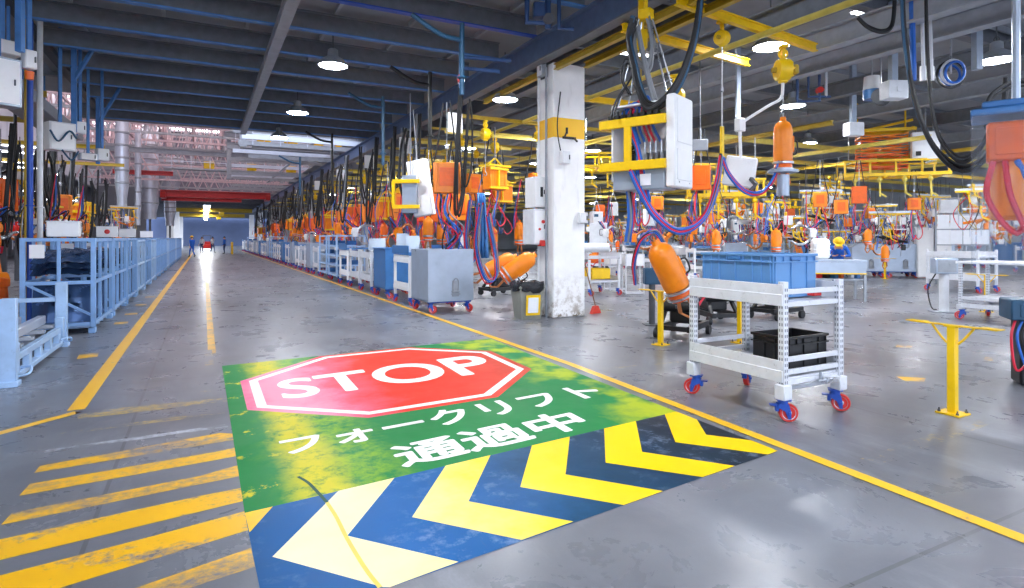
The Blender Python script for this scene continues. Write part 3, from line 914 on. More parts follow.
def fit_door(side, mat_):
    def f(t, d):
        m = MB()
        if side == 'x': m.box((-d[0]/2-.006, 0, 0), (.012, d[1]*.86, d[2]*.9), .004)
        else: m.box((0, -d[1]/2-.006, 0), (d[0]*.86, .012, d[2]*.9), .004)
        dr = m.build('door', mat_, t)
        m = MB()
        if side == 'x': m.box((-d[0]/2-.02, -d[1]*.3, 0), (.02, .02, .09), .004)
        else: m.box((d[0]*.3, -d[1]/2-.02, 0), (.02, .02, .09), .004)
        m.build('latch', M_['darkgrey'], dr)
    return f
def at_col_left(u, v):      # point on the column's left face
    d = FPX*CX0/(CT*(u-U0+FPX*ST/CT)); return at(u, v, d)
def at_col_front(u, v):
    r = (u-U0)/FPX; d = CY0/(CT-r*ST); return at(u, v, d)
p = at_col_left(540, 193); t = box_thing('switch_cabinet', 'upper white switch cabinet on the left face of the column', 'cabinet', (CX0-.14, p.y-.05, p.z), (.26, .42, .62), M_['white'], fit_door('y', M_['white']))
MB().box((.02, -.225, .0), (.06, .004, .2), .001).build('viewing_window', M_['black'], t)
p = at_col_left(540, 227); t = box_thing('switch_cabinet', 'lower white switch cabinet with a red emergency knob on the column', 'cabinet', (CX0-.16, p.y-.05, p.z), (.3, .46, .72), M_['offwhite'], fit_door('y', M_['white']))
m = MB().cyl((.06, -.236, .1), (.06, -.27, .1), .035, n=14).cyl((-.02, -.236, -.05), (-.02, -.26, -.05), .025, n=12); m.build('emergency_knob', M_['red'], t)
p = at_col_left(538, 243); box_thing('red_button_box', 'small red button box below the cabinets on the column', 'switch', (CX0-.1, p.y-.35, p.z), (.16, .14, .12), M_['red'], None)
p = at_col_left(545, 70); t = box_thing('junction_box', 'small grey junction box high on the left face of the column', 'box', (CX0-.07, p.y, p.z), (.12, .2, .3), M_['grey'], fit_door('x', M_['offwhite']))
MB().box((.05, 0, 0), (.02, .26, .36), .003).build('mounting_plate', M_['darkgrey'], t)
m = MB().tube([(CX0-.05, 10.3, .0), (CX0-.05, 10.3, 5.05)], .025, 8); tag(m.build('conduit_pipe', M_['grey']), 'grey conduit pipe running up the left face of the column', 'pipe')
m = MB().tube([(CX0-.04, 10.62, .0), (CX0-.04, 10.62, 5.05)], .02, 8); tag(m.build('conduit_pipe', M_['offwhite']), 'pale thin conduit pipe behind the grey one on the column', 'pipe')
p = at_col_front(569, 138); t = thing('wall_bracket', 'black two-arm bracket on the front of the column below the yellow band', 'bracket', (p.x, CY0, p.z))
MB().box((0, -.01, 0), (.32, .02, .05), .004).bar((-.12, -.01, .0), (-.18, -.2, .08), .03).bar((.12, -.01, 0), (.05, -.22, -.1), .03).cyl((-.18, -.2, .04), (-.18, -.2, .16), .025, n=10).build('arm_pair', M_['black'], t)
p = at_col_front(565, 158); box_thing('outlet_box', 'white outlet box on the front of the column under the black bracket', 'box', (p.x-.05, CY0-.07, p.z), (.2, .13, .26), M_['white'], fit_door('y', M_['offwhite']))
p = at_col_front(581, 218); box_thing('outlet_box', 'small white outlet box low on the right edge of the column front', 'box', (p.x, CY0-.06, p.z), (.19, .11, .22), M_['white'], fit_door('y', M_['offwhite']))
m = MB().tube(spline([at_col_front(560, 92)+Vector((0, -.02, 0)), at_col_front(556, 128)+Vector((0, -.05, 0)), at_col_front(561, 158)+Vector((0, -.03, 0))]), .012, 6)
tag(m.build('loose_cable', M_['rubber']), 'thin black cable hanging down the column front across the yellow band', 'cable')

# bin with black liner, broom
p = fl(531, 319); t = thing('waste_bin', 'grey waste bin with a black liner and yellow notice beside the column', 'bin', (p.x, p.y+.15, 0), -.1)
m = MB(); w0, w1 = .2, .26
vs = [(-w0, -w0, 0), (w0, -w0, 0), (w0, w0, 0), (-w0, w0, 0), (-w1, -w1, .66), (w1, -w1, .66), (w1, w1, .66), (-w1, w1, .66)]
m.add(vs, [(3, 2, 1, 0), (0, 1, 5, 4), (1, 2, 6, 5), (2, 3, 7, 6), (3, 0, 4, 7), (4, 5, 6, 7)]); m.box((0, 0, .63), (.55, .55, .04), .01)
m.build('bin_body', M_['bin'], t, False)
m = MB()
rr = random.Random(3); ring = 28
prof = [(.285, .54), (.295, .62), (.3, .68), (.285, .73), (.22, .74), (.12, .66), (.02, .6)]
vs = []
for r, z in prof:
    for i in range(ring):
        a = 2*PI*i/ring; q = r/max(abs(math.cos(a)), abs(math.sin(a)))**.75
        vs.append((q*math.cos(a)+rr.uniform(-.012, .012), q*math.sin(a)+rr.uniform(-.012, .012), z+rr.uniform(-.03, .03)))
m.add(vs, [(j*ring+i, j*ring+(i+1) % ring, (j+1)*ring+(i+1) % ring, (j+1)*ring+i) for j in range(len(prof)-1) for i in range(ring)])
m.build('bin_liner', M_['bag'], t)
MB().box((.0, -.238, .33), (.3, .01, .4), .003, ).build('notice_sheet', M_['yellow'], t).rotation_euler = (0, 0, 0)
MB().box((.0, -.246, .33), (.22, .006, .3), .002).build('notice_centre', M_['paper'], t)
for o in t.children:
    if o.name.startswith('notice'): o.rotation_euler = (.09, 0, 0); o.location = (0, -.022, -.02)
p = fl(594, 313); t = thing('broom', 'broom with red bristles leaning against the right edge of the column', 'broom', (p.x, p.y-.05, 0))
hx = Vector((-.24, .18, 1.35))
MB().tube([(0, 0, .16), hx], .013, 8).build('handle', M_['wood'], t)
MB().prism([(-.16, 0), (.16, 0), (.06, .16), (-.06, .16)], -.035, .035, rz(.3) @ T(0, 0, .0) @ rx(PI/2)).build('bristle_head', M_['bristle'], t)
# ------------------------------------------------------------------ kits: hanging welding equipment
def down_hoses(t, z0, z1, spread=.18, seed=0, n=4, y=0.0):
    rnd = random.Random(seed)
    ms = [M_['redhose'], M_['bluehose'], M_['rubber'], M_['bluehose'], M_['redhose'], M_['greycable']]
    for i in range(n):
        x0 = rnd.uniform(-spread, spread); x1 = rnd.uniform(-.1, .1); b = rnd.uniform(-.4, .4); c = rnd.uniform(-.3, .1)
        pts = [(x0, y, z0), (x0+b*.5, y+c*.6, z0-(z0-z1)*.3), (x1+b, y+c, z1+(z0-z1)*.15), (x1+b*.5, y+c*.5, z1-.12), (x1, 0, z1+.1)]
        MB().tube(spline(pts, 5), rnd.choice((.014, .018, .022)), 6).build('hose', ms[(i+seed) % 6], t)

def make_transformer(seed, w=.62, d=.36, h=.7, frame_=True, m=None, hoses=4, drop=1.25, side=False):
    """hanging welding transformer: origin at the suspension point, box 1.6 m below"""
    t = thing('welding_transformer', 'orange', 'welding machine')
    zc = -1.75
    b = MB().box((0, 0, zc), (w, d, h), .02)
    for s in (-1, 1): b.box((s*w*.36, -d/2-.008, zc), (.03, .016, h*.9), .004)
    box = b.build('housing', m or M_['orange'], t)
    f = MB().box((0, -d/2-.012, zc+.02), (w*.55, .02, h*.6), .006)
    for i in range(4): f.box((0, -d/2-.024, zc-.12+i*.09), (w*.4, .008, .02), .002)
    f.build('cover_plate', M_['orange2'] if seed % 2 else (m or M_['orange']), box)
    MB().box((w/2+.006, 0, zc), (.012, d*.7, h*.6), .004).cyl((w/2+.01, 0, zc+.1), (w/2+.05, 0, zc+.1), .04, n=10).build('side_terminal', M_['darkgrey'], box)
    if frame_:
        f = MB()
        for s in (-1, 1):
            f.bar((-w*.65, s*(d/2+.05), zc+h/2+.06), (w*.65, s*(d/2+.05), zc+h/2+.06), .05, .06)
            f.bar((s*w*.6, -d/2-.07, zc+h/2+.06), (s*w*.6, d/2+.07, zc+h/2+.06), .05, .06)
            f.bar((s*w*.45, 0, zc+h/2+.08), (0, 0, zc+h/2+.34), .035, .05)
        f.build('lifting_frame', M_['yellow'], t)
    if side:
        f = MB()
        for z in (zc+h*.42, zc-h*.42): f.bar((-w*.6, -d/2-.06, z), (w*.45, -d/2-.1, z), .05, .07)
        f.bar((-w*.1, -d/2-.07, zc+h*.42), (-w*.1, -d/2-.07, zc-h*.42), .05, .06)
        f.build('guard_bar', M_['yellow'], t)
    MB().cyl((0, 0, zc+h/2), (0, 0, 0), .012, n=6).box((0, 0, zc+h/2+.38), (.09, .06, .12), .01).build('hanger_rod', M_['steel'], t)
    if hoses: down_hoses(t, zc-h/2+.02, zc-h/2-drop, w*.35, seed, hoses)
    lp = MB()
    for s in (-1, 1):
        lp.tube(spline([(s*.08, d*.3, 0), (s*.2, d*.5, -.9), (s*.35, d*.7, zc+.1), (s*.28, d*.6, zc-.15), (s*.15, d*.5, zc+h*.45)], 5), .024, 6)
    lp.build('supply_cable', M_['rubber'], t)
    return t
TR = [Kit(make_transformer(1, frame_=False)), Kit(make_transformer(2, .78, .4, .74, True, None, 5, 1.1, True)), Kit(make_transformer(3, .55, .34, .62, False, M_['orange'], 4, 1.4)),
      Kit(make_transformer(4, .66, .4, .86, False, M_['orange2'], 4, 1.0))]

def make_hung_gun(seed, L=.7, R=.14):
    t = thing('weld_gun', 'gun', 'weld gun')
    gun_mesh(t, L, R, M_['orange'] if seed % 2 else M_['orange2'])
    MB().cyl((0, 0, L), (0, 0, L+2.2), .007, n=5).build('hanger_wire', M_['darkgrey'], t)
    ms = [M_['bluehose'], M_['redhose'], M_['rubber']]
    for i in range(3):
        a = seed+i*2.1
        MB().tube(spline([(R*.3*math.cos(a), R*.3*math.sin(a), L-.03), (.25*math.cos(a), .25*math.sin(a), L+.22), (.38*math.cos(a), .3*math.sin(a), L-.25), (.3*math.cos(a+.6), .3*math.sin(a), L+.5), (.1, 0, L+1.3)], 5), .014, 6).build('hose', ms[i], t)
    return t
GUN = [Kit(make_hung_gun(1)), Kit(make_hung_gun(2, .6, .12)), Kit(make_hung_gun(3, .8, .16))]

def make_pincer(seed):
    """C-shaped weld gun, jaws open"""
    t = thing('pincer_gun', 'gun', 'weld gun')
    m = MB()
    c = [(.35*math.cos(a*PI/9), 0, .35*math.sin(a*PI/9)) for a in range(2, 17)]
    m.tube(c, .045, 8); m.cyl(c[0], Vector(c[0])+Vector((.16, 0, -.02)), .03, n=8); m.cyl(c[-1], Vector(c[-1])+Vector((.16, 0, .02)), .03, n=8)
    m.build('jaw_frame', M_['copper'] if seed % 2 else M_['steel'], t)
    MB().box((-.42, 0, .08), (.2, .16, .34), .02).cyl((-.55, 0, .1), (-.32, 0, .1), .09, n=14).build('drive_block', M_['orange'] if seed % 2 else M_['white'], t)
    MB().tube(spline([(-.5, .08, 0), (-.68, .1, .0), (-.68, .1, .22), (-.5, .08, .22)], 5), .013, 6).build('grip_handle', M_['black'], t)
    MB().cyl((-.2, 0, .3), (-.2, 0, 2.4), .007, n=5).build('hanger_wire', M_['darkgrey'], t)
    for i, mm in enumerate((M_['redhose'], M_['bluehose'], M_['rubber'])):
        MB().tube(spline([(-.45, .03*i, .24), (-.6-.1*i, .1, .55), (-.35+.1*i, .25, .25), (-.2, .15-.1*i, .7), (-.2, .02, 1.6)], 5), .016, 6).build('hose', mm, t)
    return t
PIN = [Kit(make_pincer(1)), Kit(make_pincer(2))]

def make_cabinet_unit(seed, w=.62, h=.95):
    t = thing('control_cabinet', 'cabinet', 'cabinet')
    zc = -1.7
    b = MB().box((0, 0, zc), (w, .34, h), .015).build('housing', M_['white'], t)
    MB().box((0, -.178, zc), (w*.88, .016, h*.92), .004).box((w*.34, -.19, zc), (.03, .02, .12), .004).build('door', M_['offwhite'], b)
    MB().box((-.1, -.19, zc+h*.25), (.2, .012, .12), .003).build('display', M_['navy'], b)
    f = MB()
    for s in (-1, 1): f.bar((s*w*.35, 0, zc+h/2), (s*w*.1, 0, -.9), .03)
    f.bar((-.06, 0, -.9), (.06, 0, -.9), .05).cyl((0, 0, -.9), (0, 0, 0), .014, n=6)
    f.build('hanger_rod', M_['steel'], t)
    down_hoses(t, zc-h/2+.02, zc-h/2-.9, w*.35, seed+5, 4)
    return t
CAB = [Kit(make_cabinet_unit(1)), Kit(make_cabinet_unit(2, .5, .7))]

def make_hoist(big=True):
    """chain hoist / spring balancer with its hook; origin at the rail"""
    t = thing('spring_balancer', 'hoist', 'hoist')
    k = 1.0 if big else .75
    M = T(0, 0, -.34*k)
    m = MB(M)
    m.lathe([(.09*k, -.1*k), (.15*k, -.09*k), (.165*k, -.05*k), (.165*k, .05*k), (.15*k, .09*k), (.09*k, .1*k)], 24, ry(PI/2))
    for i in range(6):
        a = i*PI/3; m.box((.1*k, .11*k*math.cos(a), .11*k*math.sin(a)), (.05*k, .03*k, .03*k), .006)
    m.box((0, .0, -.14*k), (.12*k, .1*k, .1*k), .015)
    m.build('drum', M_['yellow'], t)
    MB().cyl((-.16*k, 0, -.34*k), (.18*k, 0, -.34*k), .04*k, n=12).box((.17*k, 0, -.34*k), (.08*k, .14*k, .14*k), .02).build('axle_cap', M_['brass'], t)
    m = MB().bar((0, 0, -.2*k), (0, 0, -.03), .05*k, .07*k).ring((0, 0, -.1*k), .06*k, .018*k, (0, 1, 0), 14, 6).box((0, 0, .0), (.1, .16, .05), .01)
    m.build('top_hook', M_['yellow'], t)
    m = MB().cyl((0, 0, -.5*k), (0, 0, -1.35*k), .008, n=6).tube(spline([(0, 0, -1.35*k), (.04, 0, -1.42*k), (0, 0, -1.48*k), (-.04, 0, -1.43*k)], 4), .012, 6)
    m.build('hanger_wire', M_['steel'], t)
    return t
HOI = [Kit(make_hoist(True)), Kit(make_hoist(False))]

def make_loop(seed, n=3, L=2.3, w=.7):
    """black supply cables drooping from the girder"""
    rnd = random.Random(seed); t = thing('hanging_cable_loop', 'cable', 'cable')
    for i in range(n):
        a = rnd.uniform(-.08, .08); ww = w*rnd.uniform(.6, 1.1); l = L*rnd.uniform(.75, 1.05); b = rnd.uniform(-.25, .25)
        pts = [(a, -.05*i, 0), (a-.03, b*.4, -l*.55), (a+.05, b, -l*.9), (a+ww*.45, b*1.2, -l), (a+ww*.9, b, -l*.8), (a+ww, b*.6, -l*.4), (a+ww*.8, 0, -l*.16)]
        MB().tube(spline(pts, 6), rnd.choice((.022, .03, .036)), 7).build('cable', M_['rubber'] if i != 1 else (M_['rubber'] if seed % 2 else M_['greycable']), t)
    return t
LOOP = [Kit(make_loop(1)), Kit(make_loop(2, 4, 2.7, .5)), Kit(make_loop(3, 2, 1.9, 1.0)), Kit(make_loop(5, 3, 3.0, .35))]

def make_placard():
    t = thing('hanging_placard', 'sign', 'sign')
    MB().box((0, 0, -.55), (.42, .02, .5), .004).build('plate', M_['white'], t)
    MB().cyl((-.15, 0, -.3), (-.15, 0, 0), .008, n=5).cyl((.15, 0, -.3), (.15, 0, 0), .008, n=5).build('hanger', M_['steel'], t)
    return t
PLA = Kit(make_placard())

def make_gantry(seed, L=2.6, W=1.1):
    """yellow tube frame with hooks, hung at rail height; origin at its centre"""
    t = thing('yellow_gantry', 'frame', 'frame')
    m = MB()
    for s in (-1, 1): m.bar((-L/2, s*W/2, 0), (L/2, s*W/2, 0), .07, .09); m.bar((-L/2, s*W/2, .38), (L/2, s*W/2, .38), .05, .06)
    for i in range(5):
        x = -L/2+.06+i*(L-.12)/4
        m.bar((x, -W/2, 0), (x, W/2, 0), .06, .08)
        for s in (-1, 1): m.bar((x, s*W/2, 0), (x, s*W/2, .38), .05)
    m.build('tube_frame', M_['yellow'], t)
    for i in range(4):
        x = -L/2+.3+i*L/4.3; m = MB()
        m.bar((x, -W/2, -.02), (x+.02, -W/2, -.5-.12*(i % 2)), .045); m.bar((x, -W/2, -.5), (x+.16, -W/2-.03, -.62), .045); m.ball((x, -W/2, -.15), .07, 8, 6)
        m.build('hook_arm', M_['yellow2'] if seed % 2 else M_['yellow'], t)
    m = MB()
    for sx in (-1, 1): m.cyl((sx*L*.4, 0, .38), (sx*L*.4, 0, 1.5), .015, n=6); m.bar((sx*L*.4, -W/2, .4), (sx*L*.4, W/2, .4), .05)
    m.build('hanger_rod', M_['steel'], t)
    return t
GAN = [Kit(make_gantry(1)), Kit(make_gantry(2, 1.9, .9))]

def make_cluster(seed):
    """hung fixture: white valve boxes, steel manifold, yellow hooks, thin hoses"""
    rnd = random.Random(seed); t = thing('hanging_fixture', 'fixture', 'fixture')
    m = MB()
    for i in range(3): m.box((rnd.uniform(-.5, .5), rnd.uniform(-.2, .2), rnd.uniform(-1.5, -.4)), (rnd.uniform(.14, .3), .14, rnd.uniform(.16, .36)), .012)
    m.bar((-.5, 0, -.95), (.5, 0, -.95), .04)
    m.build('valve_box', M_['white'], t)
    m = MB().bar((-.7, 0, -.35), (.7, 0, -.35), .05, .07).bar((-.6, .15, -1.15), (.6, .15, -1.15), .04)
    for i in range(5): x = -.6+i*.3; m.cyl((x, .02, -.35), (x+rnd.uniform(-.05, .05), .1, -1.5-rnd.uniform(0, .4)), .016, n=6)
    m.build('manifold', M_['steel'] if seed % 2 else M_['silver'], t)
    m = MB()
    for i in range(4):
        x = rnd.uniform(-.6, .6); z = rnd.uniform(-1.3, -.5)
        m.bar((x, -.1, z+.3), (x+.05, -.1, z), .045); m.bar((x+.05, -.1, z), (x+.22, -.14, z-.1), .045); m.ball((x, -.1, z+.3), .06, 8, 6)
    m.bar((-.7, -.1, -.42), (.7, -.1, -.42), .05, .06)
    m.build('hook_set', M_['yellow'], t)
    m = MB()
    for i in range(3): m.box((rnd.uniform(-.5, .5), .05, rnd.uniform(-1.7, -.7)), (.12, .16, .2), .015).cyl((rnd.uniform(-.5, .5), -.1, -1.2), (rnd.uniform(-.5, .5), .1, -1.4), .04, n=8)
    m.build('clamp_set', M_[('binblue', 'black', 'orange', 'redbeam')[seed % 4]], t)
    for i in range(4):
        x = rnd.uniform(-.6, .6)
        MB().tube(spline([(x, 0, -.4), (x+rnd.uniform(-.3, .3), -.15, -1.0), (x+rnd.uniform(-.4, .4), .05, -1.6), (x+rnd.uniform(-.3, .3), .1, -1.1), (x+.1, .0, -.6)], 5), .013, 5).build('hose', M_[('bluehose', 'rubber', 'redhose', 'greycable', 'brass')[(i+seed) % 5]], t)
    MB().cyl((-.5, 0, -.33), (-.5, 0, .6), .01, n=5).cyl((.5, 0, -.33), (.5, 0, .6), .01, n=5).build('hanger_rod', M_['darkgrey'], t)
    return t
CLU = [Kit(make_cluster(i)) for i in range(1, 7)]

def rail(p0, p1, m, label, w=.12, h=.14, group=None, round_=False):
    p0 = Vector(p0); p1 = Vector(p1)
    mb = MB()
    if round_: mb.cyl(p0, p1, w/2, n=12)
    else: mb.ibeam(p0, p1, w, h, .02)
    o = mb.build('overhead_rail', m); return tag(o, label, 'rail', group)
# ------------------------------------------------------------------ welding stations along the aisle, right of the carts
rnd = random.Random(11)
RZ = 4.85
ys = [14.6, 16.6, 18.8, 21.0, 23.4, 26.0, 28.8, 31.8, 35, 38.5, 42.5, 47, 52, 58, 65, 73]
for i, y in enumerate(ys):
    g = 'cross rails along the aisle'
    rail((5.9, y, RZ), (14, y, RZ), M_['yellow2'] if i % 2 else M_['brass'], 'yellow cross rail over the welding stations, %s one beyond the column' % (ORD[i]), .08, .1, g, i % 2 == 1)
    if i < 10: rail((5.9, y+.75, RZ-.32), (9.0, y+.75, RZ-.32), M_['yellow2'], 'short lower yellow rail beside the %s cross rail beyond the column' % ORD[i], .06, .08, 'short lower rails')
n = 0
for i, y in enumerate(ys):
    for j, x in enumerate((6.15, 7.5, 9.0)):
        if i >= 12 and j == 2: continue
        yy = y+rnd.uniform(-.3, .3)+j*.5; xx = x+rnd.uniform(-.12, .12)
        d = xx*ST+yy*CT
        near = i < 8
        lab = ('orange welding transformer in the %s station beyond the column, %s' % (ORD[i], ['nearest the aisle', 'second row in', 'third row in'][j])) if near else 'small distant orange welding transformer far along the right side of the aisle'
        k = TR[(i*3+j*5) % 4]
        k.place((xx-.25*(j == 0), yy, RZ-.05-rnd.uniform(.2, .55)*(j == 0)-rnd.uniform(0, .25)), rnd.uniform(-.5, .5), lab, 'welding transformers along the aisle' if near else 'distant welding transformers', 1.0 if j == 0 else .85)
        q = [GUN[0], PIN[0], GUN[1], PIN[1], GUN[2]][(i+j*2) % 5]
        lab = ('weld gun with hoses in the %s station beyond the column, %s' % (ORD[i], ['nearest the aisle', 'second row in', 'third row in'][j])) if near else 'distant weld gun dangling far along the right side of the aisle'
        q.place((xx+rnd.uniform(-.1, .2)-.75*(j == 0), yy+1.05+rnd.uniform(-.1, .1), rnd.uniform(1.25, 1.75)), rnd.uniform(-1.5, 1.5), lab, 'hung weld guns along the aisle' if near else 'distant hung weld guns')
    if i < 12:
        HOI[i % 2].place((6.6+rnd.uniform(0, .4), y, RZ-.085), rnd.uniform(-.4, .4), 'yellow spring balancer on the %s cross rail beyond the column' % ORD[i], 'balancers along the aisle')
        HOI[(i+1) % 2].place((8.0+rnd.uniform(0, .5), y, RZ-.085), rnd.uniform(-.4, .4), 'second yellow spring balancer on the %s cross rail beyond the column' % ORD[i], 'balancers along the aisle')
    for j in range(0 if i == 0 else 1 if i < 6 else 2):
        lab = 'black cable loop drooping from the girder by the %s station beyond the column' % ORD[i]
        LOOP[(i+j*2) % 4].place((5.3+j*.12, y-.6+j*1.0, 5.1), PI/2+rnd.uniform(-.5, .5), lab, 'cable loops under the girder, station %d' % (i+1) if i < 12 else 'distant cable loops')
    if i < 11 and i % 2 == 0: PLA.place((5.7, y-.5, 5.1), .12, 'white placard hanging under the girder at the %s station beyond the column' % ORD[i], 'white placards under the girder')
# tall blue service drops against the girder
for i, (u, v0, v1, d) in enumerate(((383, 60, 165, 15.5), (430, 70, 150, 13.2), (462, 20, 95, 10.2), (332, 115, 180, 21), (300, 140, 195, 27))):
    a = at(u, v0, d); b = at(u, v1, d); 
    m = MB().tube([(a.x, a.y, 5.3), (a.x, a.y, b.z)], .045, 8); m.tube(spline([(a.x, a.y, 5.0), (a.x-.4, a.y, 5.05), (a.x-.9, a.y, 5.3)], 4), .04, 7); m.ring((a.x, a.y, b.z+.3), .07, .02, (0, 0, 1), 12, 6)
    tag(m.build('hanging_pipe', M_['navy'] if i % 2 == 0 else M_['black']), ['blue', 'black'][i % 2]+' service pipe dropping from the girder, '+ORD[i]+' from the column', 'pipe')
# ------------------------------------------------------------------ carts parked along the right aisle line
def base_casters(t, hx, hy, simple=False):
    for i, (sx, sy) in enumerate(((-1, -1), (-1, 1), (1, -1), (1, 1))): caster_parts(t, (sx*(hx-.1), sy*(hy-.1), 0), (-.5, 2.0, -1.0, .6)[i], .085, .22, True, simple)
def make_box_cart(W, L, H, m, name, clip=True, simple=False, lip=True):
    t = thing(name, 'cart', 'cart')
    z0 = .25; b = MB(); th = .02
    b.box((0, 0, z0+.02), (W, L, .04), .004)
    for s in (-1, 1): b.box((s*(W/2-th/2), 0, (z0+H)/2), (th, L, H-z0), .004); b.box((0, s*(L/2-th/2), (z0+H)/2), (W-2*th, th, H-z0), .004)
    b.build('bin_shell', m, t)
    if lip:
        b = MB()
        for s in (-1, 1): b.box((s*(W/2), 0, H-.02), (.05, L+.05, .04), .006); b.box((0, s*(L/2), H-.02), (W, .05, .04), .006)
        b.build('rim', m, t)
    if clip:
        c = MB()
        c.box((.1, -L/2-.006, .52), (.16, .012, .34), .004)
        c.tube(spline([(.05, -L/2-.02, .44), (.04, -L/2-.03, .66), (.1, -L/2-.04, .74), (.16, -L/2-.03, .66), (.15, -L/2-.02, .44)], 4), .012, 6)
        for z in (.4, .46): c.box((.1, -L/2-.03, z), (.2, .04, .02), .004)
        c.build('document_clip', M_['grey'], t)
    c = MB()
    for s in (-1, 1): c.box((0, s*(L/2-.1), .235), (W-.06, .1, .03), .004)
    c.build('underframe', M_['deepblue'] if not simple else M_['darkgrey'], t)
    base_casters(t, W/2, L/2, simple)
    return t
BOXC = Kit(make_box_cart(1.04, 1.12, 1.36, M_['lightsteel'], 'steel_box_cart', True, False, False))
BOXC.place((4.68, 12.36, 0), .0, 'pale steel box cart with a clip on its front, nearest in the parked row')
BINC = Kit(make_box_cart(1.0, 1.2, 1.34, M_['binblue'], 'blue_bin_cart', False))
RAILC = Kit(make_shelf_cart(1.3, 1.0, 1.25, False))
def make_tray_cart(m, mt):
    t = make_shelf_cart(1.25, 1.0, 1.18, False, m); t.name = 'tray_cart'
    b = MB().box((0, 0, 1.24), (1.06, 1.3, .05), .006)
    for s in (-1, 1): b.box((s*.52, 0, 1.33), (.02, 1.3, .18), .004)
    b.build('top_tray', mt, t)
    return t
TRAYC = Kit(make_tray_cart(M_['white'], M_['binblue']))
def make_tall_rack():
    t = thing('wheeled_rack', 'rack', 'rack')
    m = MB()
    for sx in (-1, 1):
        for sy in (-1, 1): m.box((sx*.5, sy*.75, .95), (.06, .06, 1.5), .004)
    for z in (.24, .6, .95, 1.3, 1.68):
        for s in (-1, 1): m.box((s*.5, 0, z), (.045, 1.5, .05), .004); m.box((0, s*.75, z), (1.0, .045, .05), .004)
        m.box((0, 0, z-.01), (.96, 1.46, .015), 0)
    m.build('rack_frame', M_['blue2'], t)
    b = MB()
    for i in range(4):
        for j in range(2): b.box((-.22+.44*j, -.45+.3*i, .34+.36*((i+j) % 4)), (.34, .24, .16), .01)
    b.build('stored_boxes', M_['binblue'], t)
    base_casters(t, .5, .75, True)
    return t
RACKC = Kit(make_tall_rack())
TRAYC.place((4.75, 14.0, 0), 0, 'white cart with a blue top tray just behind the pale steel box cart')
BINC.place((4.72, 15.9, 0), 0, 'tall steel-blue bin cart, third in the parked row')
RAILC.place((4.75, 17.6, 0), 0, 'white open shelf cart behind the steel-blue bin cart')
RAILC.place((4.75, 19.1, 0), 0, 'white open shelf cart in front of the tall wheeled rack')
TRAYC.place((4.72, 20.6, 0), 0, 'white cart with blue tray directly before the tall wheeled rack')
RACKC.place((4.75, 22.6, 0), 0, 'tall pale blue wheeled rack, first of two in the parked row')
RACKC.place((4.75, 24.6, 0), 0, 'tall pale blue wheeled rack, second of two in the parked row')
seq = [RAILC, BOXC, RAILC, TRAYC, BOXC, RAILC, BINC, TRAYC, RAILC, RACKC, BOXC, RAILC, TRAYC, BINC, RAILC, BOXC, TRAYC, RAILC, RACKC, RAILC, BOXC, TRAYC]
nm = {id(RAILC): 'white open shelf cart', id(BOXC): 'pale steel box cart', id(TRAYC): 'white cart with blue tray', id(BINC): 'steel-blue bin cart', id(RACKC): 'tall pale blue wheeled rack'}
y = 26.5
for i, k in enumerate(seq):
    far = i > 9
    k.place((4.75, y, 0), 0, ('small distant %s far down the parked row' % nm[id(k)]) if far else ('%s, %s one past the two tall wheeled racks' % (nm[id(k)], ORD[i])), ('distant parked carts, %s' % nm[id(k)]) if far else None)
    y += 1.85+.07*i
for i, (x, y) in enumerate(((4.6, 14.2), (4.8, 15.7), (4.7, 17.7), (4.9, 19.2))):
    t = thing('document_board', 'pale sheet-metal board standing up from the %s' % ['white cart with a blue tray', 'steel-blue bin cart', 'first white open shelf cart', 'second white open shelf cart'][i], 'board', (x, y, (1.27, 1.34, 1.2, 1.2)[i]))
    MB().box((0, .05, .2), (.34, .02, .42), .004).bar((0, .06, 0), (0, .25, .0), .3, .012).bar((0, .24, 0), (0, .06, .3), .03).build('board_plate', M_['lightsteel'], t)
    t.rotation_euler = (-.25, 0, -.4)
# hoses dropping into the box cart, and the slanted white panel above
hose_bundle('hanging_hose_bundle', [(4.9, 12.6, 2.55), (4.75, 12.3, 2.1), (5.05, 12.2, 1.75), (4.9, 12.4, 1.45), (4.9, 12.4, 1.36)], 'red and blue hoses hanging down into the pale steel box cart', r=.018, jitter=.09)
TR[0].place((4.95, 12.75, 4.72), -.35, 'orange welding transformer right above the pale steel box cart')
LOOP[3].place((5.0, 12.1, 5.1), .4, 'long black cable loop hanging closest to the column side of the box cart')
t = thing('screen_cabinet', 'tall slanted white panel hanging between two orange transformers above the carts', 'panel', at(421, 188, 14.2), (0, -.16, -.75))
MB().box((0, 0, 0), (.5, .2, 1.35), .02).box((-.1, -.105, .3), (.2, .01, .3), .003).build('housing', M_['white'], t)
MB().cyl((0, 0, .67), (.1, 0, 1.9), .012, n=6).build('hanger_rod', M_['steel'], t)
t = thing('guard_frame', 'yellow C-shaped guard frame beside the tall slanted white panel', 'frame', at(405, 194, 14.0), -.6)
m = MB()
for z in (-.3, .3): m.bar((-.3, 0, z), (.35, 0, z), .07, .09)
m.bar((-.28, 0, -.3), (-.28, 0, .3), .07)
m.build('frame_bar', M_['yellow'], t); MB().box((.1, .1, 0), (.36, .16, .9), .015).build('rear_box', M_['lightsteel'], t); MB().cyl((.1, .1, .45), (.1, .1, 2.4), .012, n=6).build('hanger_rod', M_['steel'], t)
